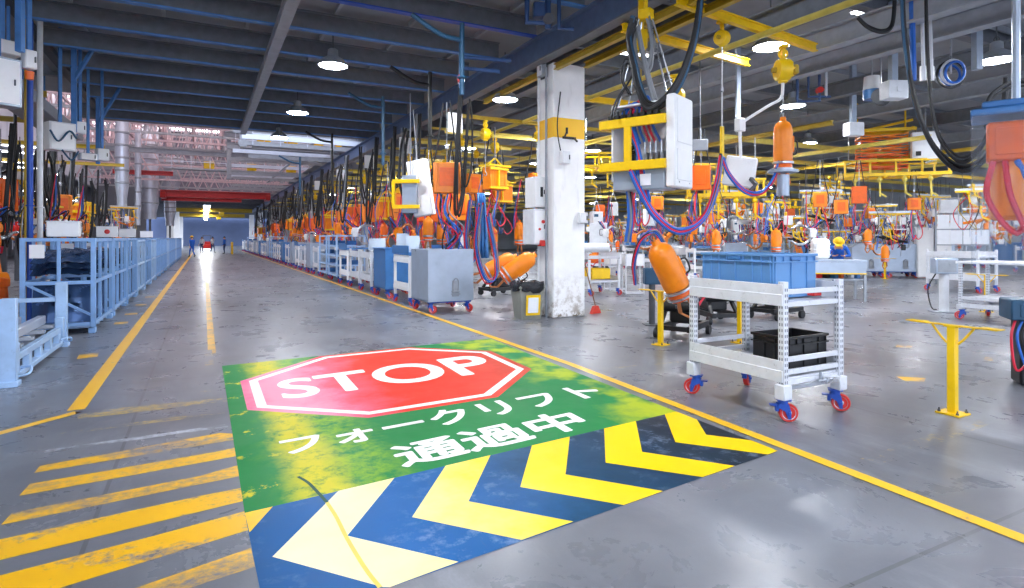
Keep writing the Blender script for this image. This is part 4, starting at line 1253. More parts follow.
# guns lying on a black carriage between box cart and bin
p = fl(505, 296)
CARR.place((p.x, p.y+.4, 0), .2, 'black wheeled gun carriage carrying two orange guns left of the column')
for i, (du, l, ang, rot) in enumerate(((492, 'lower orange weld gun resting slantwise on the carriage left of the column', 62, .2), (512, 'upper orange weld gun resting slantwise on the carriage left of the column', 55, .1))):
    t = thing('weld_gun', l, 'weld gun', at(du-10, 275+i*3, 14.0-i*.5), (0, math.radians(ang), -YAW+rot))
    gun_mesh(t, .95, .2, M_['orange'])
hose_bundle('hanging_hose_bundle', [at(481, 205, 13.2), at(476, 245, 13.2), at(486, 280, 13.1), at(497, 270, 13.2), at(488, 215, 13.3)], 'red and blue hose loop hanging left of the two resting guns', r=.016, jitter=.05)
hose_bundle('hanging_hose_bundle', [at(470, 200, 14.4), at(466, 240, 14.4), at(472, 262, 14.4), at(478, 240, 14.4), at(477, 205, 14.4)], 'second red and blue hose loop beside the pale steel box cart', r=.015, jitter=.045)
t = thing('hanging_cover', 'blue cloth cover hanging behind the red and blue hose loop', 'cover', at(481, 222, 15.2), -.5)
m = MB(); vs = []; nx = 14
for j in range(8):
    for i in range(nx):
        x = -.15+.3*i/(nx-1); w = .5+.5*j/7
        vs.append((x*w*1.3, .05*math.sin(i*1.9+j*.3), .75-j*.24))
m.add(vs, [(j*nx+i, j*nx+i+1, (j+1)*nx+i+1, (j+1)*nx+i) for j in range(7) for i in range(nx-1)])
o = m.build('cloth', M_['binblue'], t); o.modifiers.new('thick', 'SOLIDIFY').thickness = .012
# ------------------------------------------------------------------ big hanging power unit and the balancer rails over the open floor
A0, A1 = onz(688, 3, 5.0), onz(812, 47, 5.0)
rail((6.0, A0.y, 5.0), (A1.x+.1, A1.y, 5.0), M_['yellow'], 'yellow cross rail nearest the camera carrying the wire-hung balancer', .09, .14)
B0, B1 = onz(620, 27, 5.0), onz(748, 63, 5.0)
rail((6.0, B0.y, 5.0), (B1.x, B1.y, 5.0), M_['yellow'], 'second yellow cross rail from the camera above the hanging cabinet', .09, .14)
rail((7.95, 2.0, 4.86), (7.95, 24, 4.86), M_['yellow2'], 'long pale yellow round rail running below the two front cross rails', .1, .1, None, True)
rail((6.25, 2.5, 5.02), (6.25, 13.5, 5.02), M_['brass'], 'aged yellow rail under the left beam of the twin girder', .1, .12)
rail((6.62, 2.5, 4.98), (6.62, 9.6, 4.98), M_['brass'], 'aged yellow rail under the right beam of the twin girder', .1, .12)
rail((7.0, 11.6, 4.9), (9.6, 11.6, 4.9), M_['yellow'], 'short yellow cross rail right behind the column', .1, .14)
uc = at(645, 150, 8.5)
U = thing('power_unit', 'white hanging power unit with two yellow bars and open front, right of the column', 'power unit', uc, math.radians(-66))
m = MB().box((0, .22, .12), (.86, .04, 1.22), .01).box((-.41, .0, .1), (.03, .44, 1.1), .008).box((0, 0, .62), (.84, .44, .03), .006).box((0, .05, -.28), (.84, .4, .03), .006)
m.build('open_housing', M_['white'], U)
MB().box((0, -.02, -.44), (.8, .4, .3), .02).build('lower_tank', M_['lightsteel'], U)
d_ = MB().box((.5, .04, .06), (.14, .62, 1.26), .02).box((.578, .04, .34), (.01, .5, .6), .003).box((.578, .04, -.26), (.01, .5, .42), .003).cyl((.58, -.16, -.5), (.595, -.16, -.5), .014, n=8).cyl((.58, .2, -.5), (.595, .2, -.5), .014, n=8).build('side_door', M_['white'], U)
for z, l in ((.36, 'top'), (-.25, 'bottom')):
    MB().box((-.06, -.3, z), (1.02, .06, .13), .01).box((-.52, -.1, z), (.07, .4, .11), .01).build('guard_bar', M_['yellow'], U)
MB().box((-.12, -.3, .06), (.11, .05, .6), .01).build('guard_post', M_['yellow'], U)
m = MB()
for i in range(8): m.box((-.4+i*.1, -.25, .46), (.07, .1, .06), .008).cyl((-.4+i*.1, -.25, .48), (-.4+i*.1, -.25, .55), .02, n=8)
m.build('connector_row', M_['black'], U)
m = MB()
for i in range(5):
    m.box((-.02+i*.085, .1, -.12), (.05, .12, .2), .006).cyl((-.02+i*.085, .04, -.05), (-.02+i*.085, .04, .12), .018, n=8)
m.build('valve_block', M_['steel'], U)
m = MB()
for i in range(5): m.cyl((-.02+i*.085, .02, -.2), (-.02+i*.085, -.02, -.2), .025, n=8)
m.build('red_fitting', M_['red'], U)
m = MB().ring((-.3, .12, .1), .06, .02, (0, 1, .2), 14, 6).ring((-.24, .1, .03), .05, .018, (.3, 1, 0), 14, 6).box((-.3, .16, -.05), (.12, .08, .16), .01)
m.build('relay_block', M_['black'], U)
MB().box((.12, -.235, -.45), (.16, .012, .16), .003).build('rating_plate', M_['paper'], U)
for i, mm in enumerate((M_['bluehose'], M_['bluehose'], M_['redhose'], M_['redhose'], M_['bluehose'])):
    x = -.2+.05*i
    MB().tube(spline([(-.1+i*.08, .05, .1), (-.14+i*.07, -.05, .35), (-.1+.05*i, -.1, .6+.03*i), (-.25+.06*i, -.05, .66), (-.26+i*.04, -.2, .4), (-.02+i*.01, -.24, .0), (-.02+i*.03, -.2, -.4), (.0+i*.03, -.1, -.75)], 6), .02, 7).build('hose', mm, U)
for sx in (-.38, .4):
    for sy in (-.1, .2): MB().cyl((sx, sy, .63), (sx*.2, sy*.3, 1.9), .012, n=6).build('hanger_wire', M_['steel'], U)
MB().box((0, .03, 1.95), (.2, .14, .16), .02).cyl((0, .03, 2.0), (0, .03, 2.3), .03, n=8).build('trolley', M_['yellow'], U)
def cables(name, label, pts, cols, r, jit, cat='cable', k=7):
    t = thing(name, label, cat, tuple(pts[0])); base = Vector(pts[0]); q = random.Random(len(label)*7)
    for i, mm in enumerate(cols):
        a = 2*PI*i/len(cols)
        P = []
        for j, p in enumerate(pts):
            b = a+j*.5
            P.append(Vector(p)-base+Vector((math.cos(b)*jit, math.cos(b)*jit*.3, math.sin(b)*jit))+Vector((q.uniform(-1, 1), 0, q.uniform(-1, 1)))*jit*.3)
        MB().tube(spline(P, k), r*(1 if i % 2 else .8), 8).build('cable', mm, t)
    return t
RB = [M_['redhose'], M_['bluehose'], M_['redhose'], M_['bluehose'], M_['greycable'], M_['rubber']]
cables('hanging_hose_swag', 'red and blue hose swag sagging from the power unit to the yellow wire handle', [at(631, 172, 8.3), at(640, 190, 8.3), at(656, 216, 8.4), at(680, 231, 8.6), at(703, 218, 8.9), at(716, 186, 9.2), at(721, 156, 9.35)], RB, .024, .035, 'hose')
cables('hanging_hose_swag', 'hose swag from the yellow wire handle up to the hanging orange cylinder', [at(722, 156, 9.4), at(729, 174, 9.4), at(745, 191, 9.6), at(762, 192, 9.8), at(775, 176, 9.9), at(782, 150, 9.9), at(786, 126, 9.95)], RB[:5], .02, .03, 'hose')
cables('hanging_hose_drop', 'blue hose bunch dropping straight down below the power unit', [at(626, 170, 8.6), at(629, 190, 8.6), at(631, 215, 8.65), at(628, 240, 8.7)], [M_['bluehose'], M_['rubber'], M_['bluehose'], M_['greycable'], M_['bluehose'], M_['redhose']], .026, .05, 'hose')
cables('hanging_cable_swag', 'thick black cable swag looping in front of the power unit', [at(702, -12, 8.0), at(699, 15, 8.0), at(693, 45, 8.0), at(681, 78, 8.05), at(666, 100, 8.1), at(650, 107, 8.2), at(640, 92, 8.3), at(633, 62, 8.35), at(629, 38, 8.4), at(634, 20, 8.4)], [M_['rubber'], M_['rubber'], M_['rubber'], M_['navy'], M_['rubber']], .036, .045)
cables('hanging_cable_swag', 'grey cable swag hooked beside the thick black one above the power unit', [at(648, 15, 8.5), at(652, 45, 8.5), at(648, 68, 8.5), at(637, 60, 8.5), at(633, 40, 8.5), at(637, 25, 8.5), at(646, 70, 8.4), at(655, 102, 8.4)], [M_['greycable']]*4, .022, .04)
cables('hanging_cable_swag', 'loose black cable over the top left of the power unit', [at(612, 118, 8.4), at(618, 100, 8.4), at(628, 82, 8.4), at(634, 68, 8.4), at(626, 62, 8.5), at(622, 80, 8.5), at(630, 95, 8.5)], [M_['rubber']]*2, .016, .03)
HOI[0].place(at(675, 76, 10.2), .5, 'big yellow spring balancer right behind the thick black cable swag')
o = HOI[0].place(at(783, 47, 10.0), -.5, 'big yellow spring balancer carrying the bent white arm', None, 1.15)
HOI[1].place(at(722, 22, 9.4), .2, 'small yellow balancer whose wire runs down to the yellow handle')
t = thing('wire_handle', 'yellow handle bar on a long wire where the hose swags meet', 'handle', at(722, 142, 9.4))
MB().box((0, 0, 0), (.07, .05, .5), .012).ring((0, 0, -.28), .05, .014, (0, 1, 0), 12, 6).build('handle_bar', M_['yellow'], t)
MB().cyl((0, 0, .25), (0, 0, 1.6), .01, n=6).build('wire', M_['offwhite'], t)
t = thing('bent_arm', 'white bent tube arm hanging from the big yellow balancer', 'arm', at(783, 82, 10.0))
b0 = at(783, 82, 10.0)
MB().tube(spline([Vector((0, 0, 0)), at(781, 98, 10)-b0, at(768, 106, 10)-b0, at(743, 122, 10)-b0, at(740, 128, 10)-b0, at(741, 165, 10)-b0], 4), .026, 8).build('tube', M_['white'], t)
MB().box(tuple(at(740, 125, 10)-b0), (.16, .12, .22), .015).build('elbow_box', M_['white'], t)
t = thing('white_box', 'white tilted box at the lower end of the bent white arm', 'box', at(740, 172, 10.1), (0, .18, -.9))
MB().box((0, 0, 0), (.5, .24, .5), .02).box((0, -.125, 0), (.4, .012, .4), .004).build('housing', M_['white'], t)
MB().bar((.2, -.16, -.1), (.3, -.3, -.2), .06).bar((.3, -.3, -.2), (.2, -.3, -.35), .05).build('bracket', M_['darkgrey'], t)
t = thing('weld_gun', 'slim orange cylinder gun hanging high at the end of the second hose swag', 'weld gun', at(783, 172, 9.95), -.6)
gun_mesh(t, .92, .15, M_['orange'])
MB().lathe([(.2, -.02), (.24, -.01), (.24, .03), (.2, .04)], 24).build('lower_flange', M_['lightsteel'], t)
MB().cyl((0, 0, -.05), (0, 0, -.4), .1, n=16).build('lower_tube', M_['lightsteel'], t)
t = thing('sensor_panel', 'grey sensor panel hanging between the power unit and yellow handle', 'panel', at(700, 145, 11.5), -.7)
MB().box((0, 0, 0), (.3, .05, .22), .01).build('plate', M_['grey'], t); MB().cyl((0, 0, .1), (0, 0, 1.7), .014, n=6).build('hanger_rod', M_['darkgrey'], t)
for (u, v, d, k, l) in ((640, 172, 12.5, 2, 'orange transformer box peeking out below the power unit'), (701, 178, 13.0, 3, 'deep orange transformer box framed by the first hose swag'),
                        (820, 200, 16.0, 2, 'orange transformer box right of the slim hanging gun'), (841, 207, 18.3, 0, 'orange transformer box under the left end of the orange coil stack'),
                        (859, 195, 18.5, 3, 'orange transformer box under the middle of the orange coil stack'), (914, 204, 19.0, 2, 'orange transformer box below the white box beside the coil stack')):
    p = at(u, v, d); p.z += 1.75*.62
    TR[k].place(p, -.9, l, None, .62)
for (u, v, d, k, l) in ((716, 250, 14.0, 0, 'upright orange gun hanging just above the left end of the blue tote'), (776, 252, 14.2, 2, 'upright orange gun hanging just above the middle of the blue tote'),
                        (885, 262, 19.5, 2, 'upright orange gun hanging before the long grey cabinet row'), (868, 245, 18.0, 0, 'upright orange gun hanging behind the worker at the bench')):
    GUN[k].place(at(u, v, d), -.4, l, None, .72)
for i, (u, v, d) in enumerate(((700, 232, 15), (735, 225, 16), (755, 240, 17), (800, 235, 15), (690, 240, 18), (612, 235, 17), (645, 240, 16), (850, 240, 21), (930, 235, 24), (905, 232, 22))):
    PIN[i % 2].place(at(u, v, d), [.3, -.8, 1.6, 2.4, .9][i % 5], 'C-shaped gun with coloured hoses hung %s' % ['over the tote left corner', 'over the tote between two upright guns', 'over the tote right of the middle', 'over the tote right end', 'left of the tote behind the leaning gun', 'just right of the column', 'below the power unit', 'right of the bench worker', 'before the white cabinets', 'above the grey cabinet row'][i], None, .7)
# orange coil stack and white box
p = at(881, 151, 19.5)
t = thing('coil_stack', 'stack of orange zigzag lift bars under the roof at the right', 'lift', p, -.75)
for i in range(6):
    z = .5-i*.2
    m = MB()
    for s in (-1, 1):
        m.bar((-.68, s*.3, z), (.68, s*.3, z-.11), .04, .045); m.bar((-.68, s*.3+.06*s, z-.11), (.68, s*.3+.06*s, z), .04, .045)
    m.bar((-.66, -.36, z-.06), (-.66, .36, z-.06), .04, .04).bar((.66, -.36, z-.06), (.66, .36, z-.06), .04, .04).bar((0, -.36, z-.06), (0, .36, z-.06), .05, .05)
    m.build('scissor_tier', M_['orange2'] if i % 2 else M_['orange'], t)
m = MB()
for s in (-1, 1): m.bar((-.9, s*.35, .64), (.9, s*.35, .64), .08, .1); m.bar((s*.8, -.4, .66), (s*.8, .4, .66), .08, .1); m.cyl((s*.7, 0, .68), (s*.7, 0, 1.6), .03, n=8)
m.bar((-.9, .35, .64), (.95, .1, 1.0), .08)
m.build('carrier_frame', M_['yellow'], t)
q = at(890, 176, 19.3); GAN[1].place(at(724, 196, 15.5), -.7, 'dense yellow gantry behind the yellow wire handle'); GAN[1].place(at(712, 178, 18.6), -.5, 'upper yellow gantry behind the yellow wire handle'); GAN[1].place(at(612, 168, 17.5), -.5, 'yellow gantry just right of the column'); GAN[0].place(q, -.8, 'wide yellow tube gantry right below the orange coil stack', None, 1.15)
t = box_thing('control_box', 'white control box hanging right of the orange coil stack', 'box', at(925, 146, 18.6), (.72, .4, .85), M_['white'], fit_door('y', M_['white']), -.95)
MB().box((-.2, -.225, -.25), (.14, .012, .14), .003).build('display', M_['black'], t); MB().cyl((0, 0, .4), (0, 0, 1.4), .03, n=8).build('hanger_pipe', M_['steel'], t)
# hanger posts with small boxes
for i, (u, v0, v1, d, w, bx) in enumerate(((738, 70, 132, 12.5, .09, 0), (853, 66, 126, 16, .13, 1), (893, -5, 86, 12.0, .13, 1), (977, -5, 70, 11.0, .13, 0), (20, -6, 52, 8.6, .09, 0))):
    a = at(u, v1, d); top = min(6.4, CAMZ+(V0-v0)/FPX*d+.6)
    t = thing('hanger_post', 'blue-grey hanger post %s' % ['left of the slim hanging gun', 'with a white box above the coil stack', 'with a white box at the top right', 'at the right edge beside the bright lamp', 'in the top left corner above the white cabinet'][i], 'post', a, -.4)
    MB().box((0, 0, (top-a.z)/2), (w, w, top-a.z), .006).build('post_tube', M_['lightsteel'] if i < 4 else M_['postblue_flangelight'], t)
    if bx: MB().box((0, -.02, -.1), (.42, .3, .36), .015).box((0, -.18, -.1), (.1, .02, .1), .004).build('end_box', M_['offwhite'], t)
t = thing('signal_unit', 'blue and white signal cylinder beside the hanger post at the top right', 'signal', at(872, 90, 12.5), 0)
MB().cyl((0, 0, -.2), (0, 0, .0), .17, n=18).build('lower_body', M_['binblue'], t); MB().cyl((0, 0, 0), (0, 0, .28), .17, .15, n=18).build('upper_body', M_['offwhite'], t); MB().cyl((0, 0, .28), (0, 0, 1.2), .015, n=6).build('hanger_rod', M_['steel'], t)
t = thing('cable_motor', 'dark motor with fins hanging next to the blue and white signal cylinder', 'motor', at(881, 97, 12.3), .4)
m = MB().cyl((-.16, 0, 0), (.16, 0, 0), .13, n=16)
for i in range(6): m.cyl((-.15+i*.06, 0, 0), (-.13+i*.06, 0, 0), .16, n=16)
m.build('finned_body', M_['darkgrey'], t); MB().cyl((0, 0, .13), (0, 0, 1.3), .015, n=6).build('hanger_rod', M_['steel'], t)
cables('hanging_cable_swag', 'thin black cable arching across the top right roof beams', [at(858, 18, 9.5), at(868, 27, 9.5), at(882, 31, 9.5), at(892, 24, 9.5), at(895, -8, 9.5)], [M_['rubber']]*2, .03, .02)
cables('hanging_cable_swag', 'wide black and blue cable swag in front of the control box at the right', [at(902, -10, 8.6), at(905, 40, 8.5), at(914, 95, 8.4), at(930, 140, 8.3), at(953, 166, 8.2), at(975, 165, 8.0), at(994, 145, 7.8), at(1003, 115, 7.6), at(1006, 80, 7.5)], [M_['rubber'], M_['rubber'], M_['navy'], M_['rubber']], .026, .05)
cables('hanging_cable_swag', 'inner black cable swag hanging beside the wide one at the right', [at(926, -10, 9.0), at(928, 60, 9.0), at(934, 120, 8.9), at(947, 150, 8.8), at(965, 160, 8.6), at(985, 140, 8.4), at(990, 110, 8.2)], [M_['rubber']]*3, .02, .04)
cables('hanging_cable_swag', 'short black cable swag curling above the plastic curtain unit', [at(1030, 82, 7.2), at(1010, 84, 7.2), at(992, 96, 7.2), at(985, 112, 7.2), at(988, 128, 7.2), at(998, 122, 7.2)], [M_['rubber']]*3, .022, .035)
for i, (u, d) in enumerate(((911, 10.0), (921, 10.2), (929, 10.6))):
    a = at(u, -10, d); b = at(u+2, 75, d)
    m = MB().tube(spline([(a.x, a.y, 6.2), (b.x, b.y, b.z+.4), (b.x+.02, b.y, b.z)], 5), .03 if i else .045, 8); m.cyl((b.x, b.y, b.z-.1), (b.x, b.y, b.z+.15), .05, n=10)
    tag(m.build('hanging_pipe', [M_['bluehose'], M_['offwhite'], M_['offwhite']][i]), '%s drop pipe above the wide cable swag at the right' % ['blue', 'first white', 'second white'][i], 'pipe')
t = thing('hose_reel', 'coiled blue and white cable reel under the roof near the bright lamp', 'reel', at(955, 72, 11.5), 0)
for i in range(5): MB().ring((.03*i, .05*i, .02*math.sin(i*2)), .2+.03*(i % 3), .025, (.4+.1*i, 1, .2-.1*i), 20, 6).build('coil', [M_['bluehose'], M_['offwhite'], M_['rubber'], M_['bluehose'], M_['greycable']][i], t)
MB().cyl((.06, .1, 0), (.06, .1, 1.6), .02, n=6).build('hanger_rod', M_['steel'], t)
t = thing('valve_cluster', 'blue pipework cluster with a red valve under the roof left of the hanger posts', 'pipework', at(815, 88, 13.5), -.5)
m = MB().tube([(-.4, 0, .2), (-.4, 0, -.3), (.1, 0, -.3), (.1, 0, .3)], .035, 8).tube([(-.15, 0, .3), (-.15, 0, -.2), (.35, 0, -.2)], .03, 8)
m.build('hanging_pipe_run', M_['pipenavy'], t); MB().cyl((.1, -.06, -.05), (.1, .06, -.05), .07, n=14).box((.1, -.07, -.05), (.16, .02, .03), .005).build('valve_wheel', M_['red'], t); MB().cyl((.25, 0, -.2), (.25, 0, .7), .03, n=8).build('hanger_riser', M_['offwhite'], t)
t = thing('valve_cluster', 'blue pipework cluster with a red valve on the girder left of the column', 'pipework', at(461, 68, 10.6), -.4)
m = MB().tube([(0, 0, .5), (0, 0, -.35)], .04, 8).tube([(-.02, 0, .2), (.9, 0, .15)], .035, 8).tube([(0, 0, .0), (.7, 0, -.05)], .035, 8)
m.build('hanging_pipe_run', M_['pipenavy'], t); MB().cyl((0, -.08, -.2), (0, .08, -.2), .07, n=14).build('valve_wheel', M_['red'], t)
t = thing('valve_cluster', 'dark blue pipework cluster under the roof above the top of the column', 'pipework', at(545, 14, 9.8), -.4)
m = MB().tube([(-.3, 0, .3), (-.3, 0, -.15), (.1, 0, -.15)], .045, 8).tube([(.05, 0, .3), (.05, 0, -.25)], .05, 8).tube([(.25, .1, .3), (.25, .1, -.2), (.5, .1, -.2)], .035, 8).box((-.1, 0, .05), (.2, .2, .24), .02)
m.build('hanging_pipe_run', M_['pipenavy'], t); MB().cyl((.05, -.09, -.1), (.05, .09, -.1), .09, n=14).build('valve_wheel', M_['darkgrey'], t)
# hooks and a yellow chain hoist over the power unit
t = thing('chain_hoist', 'yellow upright chain hoist between the cable swags above the power unit', 'hoist', at(641, 20, 8.7), -.4)
MB().box((0, 0, 0), (.08, .06, .9), .015).box((0, -.02, -.3), (.16, .14, .3), .03).build('hoist_body', M_['yellow'], t); MB().ring((0, 0, -.5), .06, .018, (0, 1, 0), 14, 6).cyl((0, 0, -.45), (0, 0, -1.1), .012, n=6).build('chain', M_['brass'], t)
# plastic curtain unit at the right edge
k = NT('clear_plastic_curtain'); k.b.inputs['Base Color'].default_value = (.8, .88, 1, 1); k.b.inputs['Roughness'].default_value = .12
k.b.inputs['Transmission Weight'].default_value = .75; k.b.inputs['IOR'].default_value = 1.05
nz = k.noise(k.scaled(k.obj(), 8, 8, .5), 2.0, 3); k.val(k.b.inputs['Alpha'], k.ramp(nz, .3, .7, .08, .3)); MATS['curtain'] = k.m
q = at(1016, 180, 6.6)
t = thing('curtain_unit', 'hanging orange unit behind a clear plastic curtain at the right edge', 'machine', q, -1.15)
MB().box((0, 0, .74), (.8, .7, .08), .015).box((0, 0, .83), (.6, .5, .08), .02).build('top_plate', M_['binblue'], t)
MB().box((.02, .02, .42), (.56, .46, .44), .03).box((.02, -.22, .42), (.4, .03, .3), .01).build('upper_housing', M_['orange2'], t)
MB().lathe([(.2, -.45), (.24, -.4), (.24, .1), (.18, .2)], 20, T(.0, .0, 0)).build('gun_body', M_['orange'], t)
for i, mm in enumerate((M_['redhose'], M_['redhose'], M_['bluehose'])): MB().tube(spline([(-.2+.1*i, -.2, .2), (-.25+.2*i, -.25, -.2), (.1*i, -.24, -.6), (.15-.1*i, -.1, -.2)], 5), .03, 7).build('hose', mm, t)
m = MB()
m.box((0, -.36, -.15), (.78, .008, 1.75), 0).box((-.39, 0, -.15), (.008, .7, 1.75), 0)
m.build('plastic_curtain', MATS['curtain'], t)
MB().cyl((0, 0, .86), (0, 0, 2.2), .04, n=8).build('hanger_pipe', M_['lightsteel'], t)
def hung_spots():
    out = []
    for o in bpy.data.objects:
        if o.parent is None and o.get('category') in ('welding machine', 'weld gun', 'cabinet', 'frame', 'fixture') and o.location.z > .5:
            s = o.scale.x; z = o.location.z
            c = {'welding machine': -1.7, 'weld gun': .4, 'cabinet': -1.6, 'frame': .1, 'fixture': -.8}[o['category']]
            out.append((Vector((o.location.x, o.location.y, z+c*s)), 1.0 if o['category'] == 'frame' else .6*s+.2))
    return out
HUNG = hung_spots()
def clear(p, r):
    p = Vector(p)
    for c, k in HUNG:
        e = p-c; e.z *= .7
        if e.length < r*.6+k: return False
    HUNG.append((p, .6)); return True
# ------------------------------------------------------------------ the hall behind: rows of hanging stations
rnd = random.Random(23)
cols = [9.6, 12.0, 14.4, 16.9, 19.6, 22.6, 26.0, 29.6, 33.5, 37.5, 41.5]
rows = [10.2, 13.2, 16.2, 19.5, 23.0, 27.0, 31.5, 36.5, 42, 48, 55, 63]
def proj(p):
    d = p[0]*ST+p[1]*CT; lat = p[0]*CT-p[1]*ST
    return (U0+FPX*lat/d, V0-(p[2]-CAMZ)*FPX/d, d)
HG = {'t': 'hanging welding transformers of the hall', 'g': 'hung weld guns of the hall', 'c': 'hung control cabinets of the hall', 'y': 'yellow gantries of the hall'}
def where(d, u):
    side = 'between the column and the hanging cabinet' if u < 610 else 'behind the hanging white cabinet' if u < 690 else 'above and behind the blue tote' if u < 800 else 'around the workbench' if u < 900 else 'behind the white carts at the edge'
    dist = 'nearer' if d < 22 else 'farther' if d < 32 else 'farthest'
    return dist, side
for ri, y in enumerate(rows):
    for ci, x in enumerate(cols):
        xx = x+rnd.uniform(-.5, .5); yy = y+rnd.uniform(-.5, .5)
        u, v, d = proj((xx, yy, 2.5))
        if d < 15.5 or d > 52 or u < 560 or u > 1040: continue
        if d < 21 and u > 690: continue
        if d > 36 and (ri+ci) % 2: continue
        dist, side = where(d, u)
        z0 = 3.75+rnd.uniform(-.4, .3)
        okk = clear((xx, yy, z0-1.2), .8)
        c = rnd.random()
        if not okk: pass
        elif c < .55:
            TR[(ri*3+ci*5) % 4].place((xx, yy, z0), rnd.uniform(-.6, .2)-.3, '%s hanging orange transformer %s' % (dist, side), HG['t']+', %s %s' % (dist, side), .66)
        else:
            CAB[(ri+ci) % 2].place((xx, yy, z0), rnd.uniform(-.6, .2)-.3, '%s hanging white control cabinet %s' % (dist, side), HG['c']+', %s %s' % (dist, side), .75)
        if d < 40:
            q = [GUN[0], PIN[0], GUN[1], PIN[1], GUN[2]][(ri+ci*2) % 5]
            gp = (xx+1.15+rnd.uniform(-.2, .2), yy+.9+rnd.uniform(-.3, .3), rnd.uniform(1.0, 1.6))
            if clear((gp[0], gp[1], gp[2]+.4), .6): q.place(gp, rnd.uniform(-1.5, 1.5), '%s hung weld gun with hoses %s' % (dist, side), HG['g']+', %s %s' % (dist, side), .72)
        if (ri+ci*2) % 2 == 0 and d < 44:
            gp = (xx+rnd.uniform(-.3, .3), yy-1.3, rnd.uniform(2.6, 3.5))
            if clear(gp, 1.5): GAN[(ri+ci) % 2].place(gp, rnd.uniform(-.3, .3), '%s yellow tube gantry %s' % (dist, side), HG['y']+', %s %s' % (dist, side))
    if y > 12:
        rail((14.2, y, 4.72), (44, y, 4.72), M_['yellow2'] if ri % 2 else M_['brass'], 'yellow cross rail spanning the hall, %s from the front' % ORD[ri], .12, .16, 'hall cross rails')
for i, (x, zz) in enumerate(((9.7, 4.3), (13.3, 4.35), (17.5, 4.35), (21.4, 4.4), (25.0, 4.4))):
    rail((x, 10.8 if x < 12 else 9, zz), (x, 60, zz), M_['brass'] if i % 2 else M_['yellow2'], 'long yellow lengthwise rail in the hall, %s from the column line' % ORD[i], .1, .12, 'lengthwise hall rails')
# ------------------------------------------------------------------ blue cage racks and the area behind them
def make_cage(L=2.2, W=1.0, H=1.6, m=None):
    t = thing('cage_rack', 'rack', 'rack'); m = m or M_['blue']
    f = MB()
    for sx in (-1, 1):
        for sy in (-1, 1): f.box((sx*(W/2-.03), sy*(L/2-.03), H/2+.05), (.07, .07, H-.1), .005)
    for s in (-1, 1):
        for z in (.16, .86, H-.03): f.box((s*(W/2-.03), 0, z), (.05, L, .06), .004)
        for z in (.16, .86, H-.03): f.box((0, s*(L/2-.03), z), (W, .05, .06), .004)
        for y in (-L/6, L/6): f.box((s*(W/2-.03), y, H/2+.05), (.045, .045, H-.15), .004)
        f.box((0, s*(L/2-.03), H/2+.05), (.05, .045, H-.15), .004)
    f.bar((-W/2+.05, -L/2+.03, .86), (W/2-.05, -L/2+.03, .3), .03, .04)
    f.build('cage_frame', m, t)
    b = MB().box((0, 0, .12), (W-.08, L-.08, .02), .002)
    for i in range(5): b.box((0, -L/2+.2+i*(L-.4)/4, .1), (W-.06, .08, .05), .004)
    b.build('floor_grid', M_['blue2'], t)
    k = MB()
    for sx in (-1, 1):
        for sy in (-1, 1): k.box((sx*(W/2-.05), sy*(L/2-.08), .045), (.1, .14, .09), .006)
    k.build('skid', m, t)
    MB().box((-W/2+.22, -L/2-.005, H-.22), (.2, .01, .22), .003).build('rack_sign', M_['white'], t)
    return t
CAGE = Kit(make_cage()); CAGEW = Kit(make_cage(2.2, 1.0, 1.55, M_['blue2']))
def make_stamped():
    m = MB(); nx, nz = 14, 10; W, H = .86, .78; vs = []
    for s in (0, 1):
        for j in range(nz):
            for i in range(nx):
                x = -W/2+W*i/(nx-1); z = H*j/(nz-1)
                b = .035*math.sin(PI*i/(nx-1))+(.025 if 3 <= i <= 10 and 2 <= j <= 7 else 0)+.012*math.cos(i*1.6)
                vs.append((x, -b-s*.006, z*(1-.18*(i/(nx-1))**2)))
    n = nx*nz
    hole = {(4, 4), (5, 4), (8, 4), (9, 4), (6, 2), (7, 6)}
    fs = []
    for j in range(nz-1):
        for i in range(nx-1):
            if (i, j) in hole: continue
            a = j*nx+i; fs.append((a, a+1, a+nx+1, a+nx)); fs.append((n+a, n+a+nx, n+a+nx+1, n+a+1))
    m.add(vs, fs)
    o = m.build('stamped_panel', M_['panelblue'])
    return tag(o, 'panel', 'metal panel')
PANEL = Kit(make_stamped())
y = 13.17
for i in range(18):
    k = CAGEW if i in (3, 5, 9, 13) else CAGE
    l = ('%s blue cage rack along the left aisle line' % (ORD[i] if i else 'nearest tall')) if i < 9 else 'small distant blue cage rack far along the left aisle line'
    k.place((-2.12, y, 0), 0, l, 'cage racks along the left line' if i < 9 else 'distant cage racks')
    for tier, z in enumerate((.14, .9)):
        nn = 6 if i < 2 else 4 if i < 6 else 2
        if i > 9: continue
        for q in range(nn):
            o = PANEL.place((-2.12, y-.85+(q*1.7/nn+.1 if not tier else (q % 2)*.82), z+(.0 if not tier else .06+.1*(q//2)+.02*(q % 2))), ((-.28 if not tier else -1.25), 0, .05*math.sin(q*3+i)), 'stamped bluish metal panel leaning on the %s tier of the %s cage rack' % (['lower', 'upper'][tier], ORD[i] if i else 'nearest'),
                        'stamped panels, rack %d, tier %d' % (i+1, tier+1), (1, 1, .78 if tier else .88))
    y += 2.42
for i, (yy, l) in enumerate(((13.0, 'white carton on top of the nearest cage rack'), (18.3, 'white carton with a red mark on top of the third cage rack'), (22.8, 'white carton on top of the fifth cage rack'), (30.0, 'white carton on top of the eighth cage rack'))):
    t = thing('carton', l, 'box', (-2.2, yy, 1.62), .1)
    MB().box((0, 0, .13), (.46, .5, .26), .012).build('carton_body', M_['white'], t); MB().box((0, 0, .268), (.48, .52, .02), .004).build('carton_lid', M_['paper'], t)
    if i == 1: MB().ball((0, -.252, .14), (.06, .006, .06), 12, 6).build('red_mark', M_['red'], t)
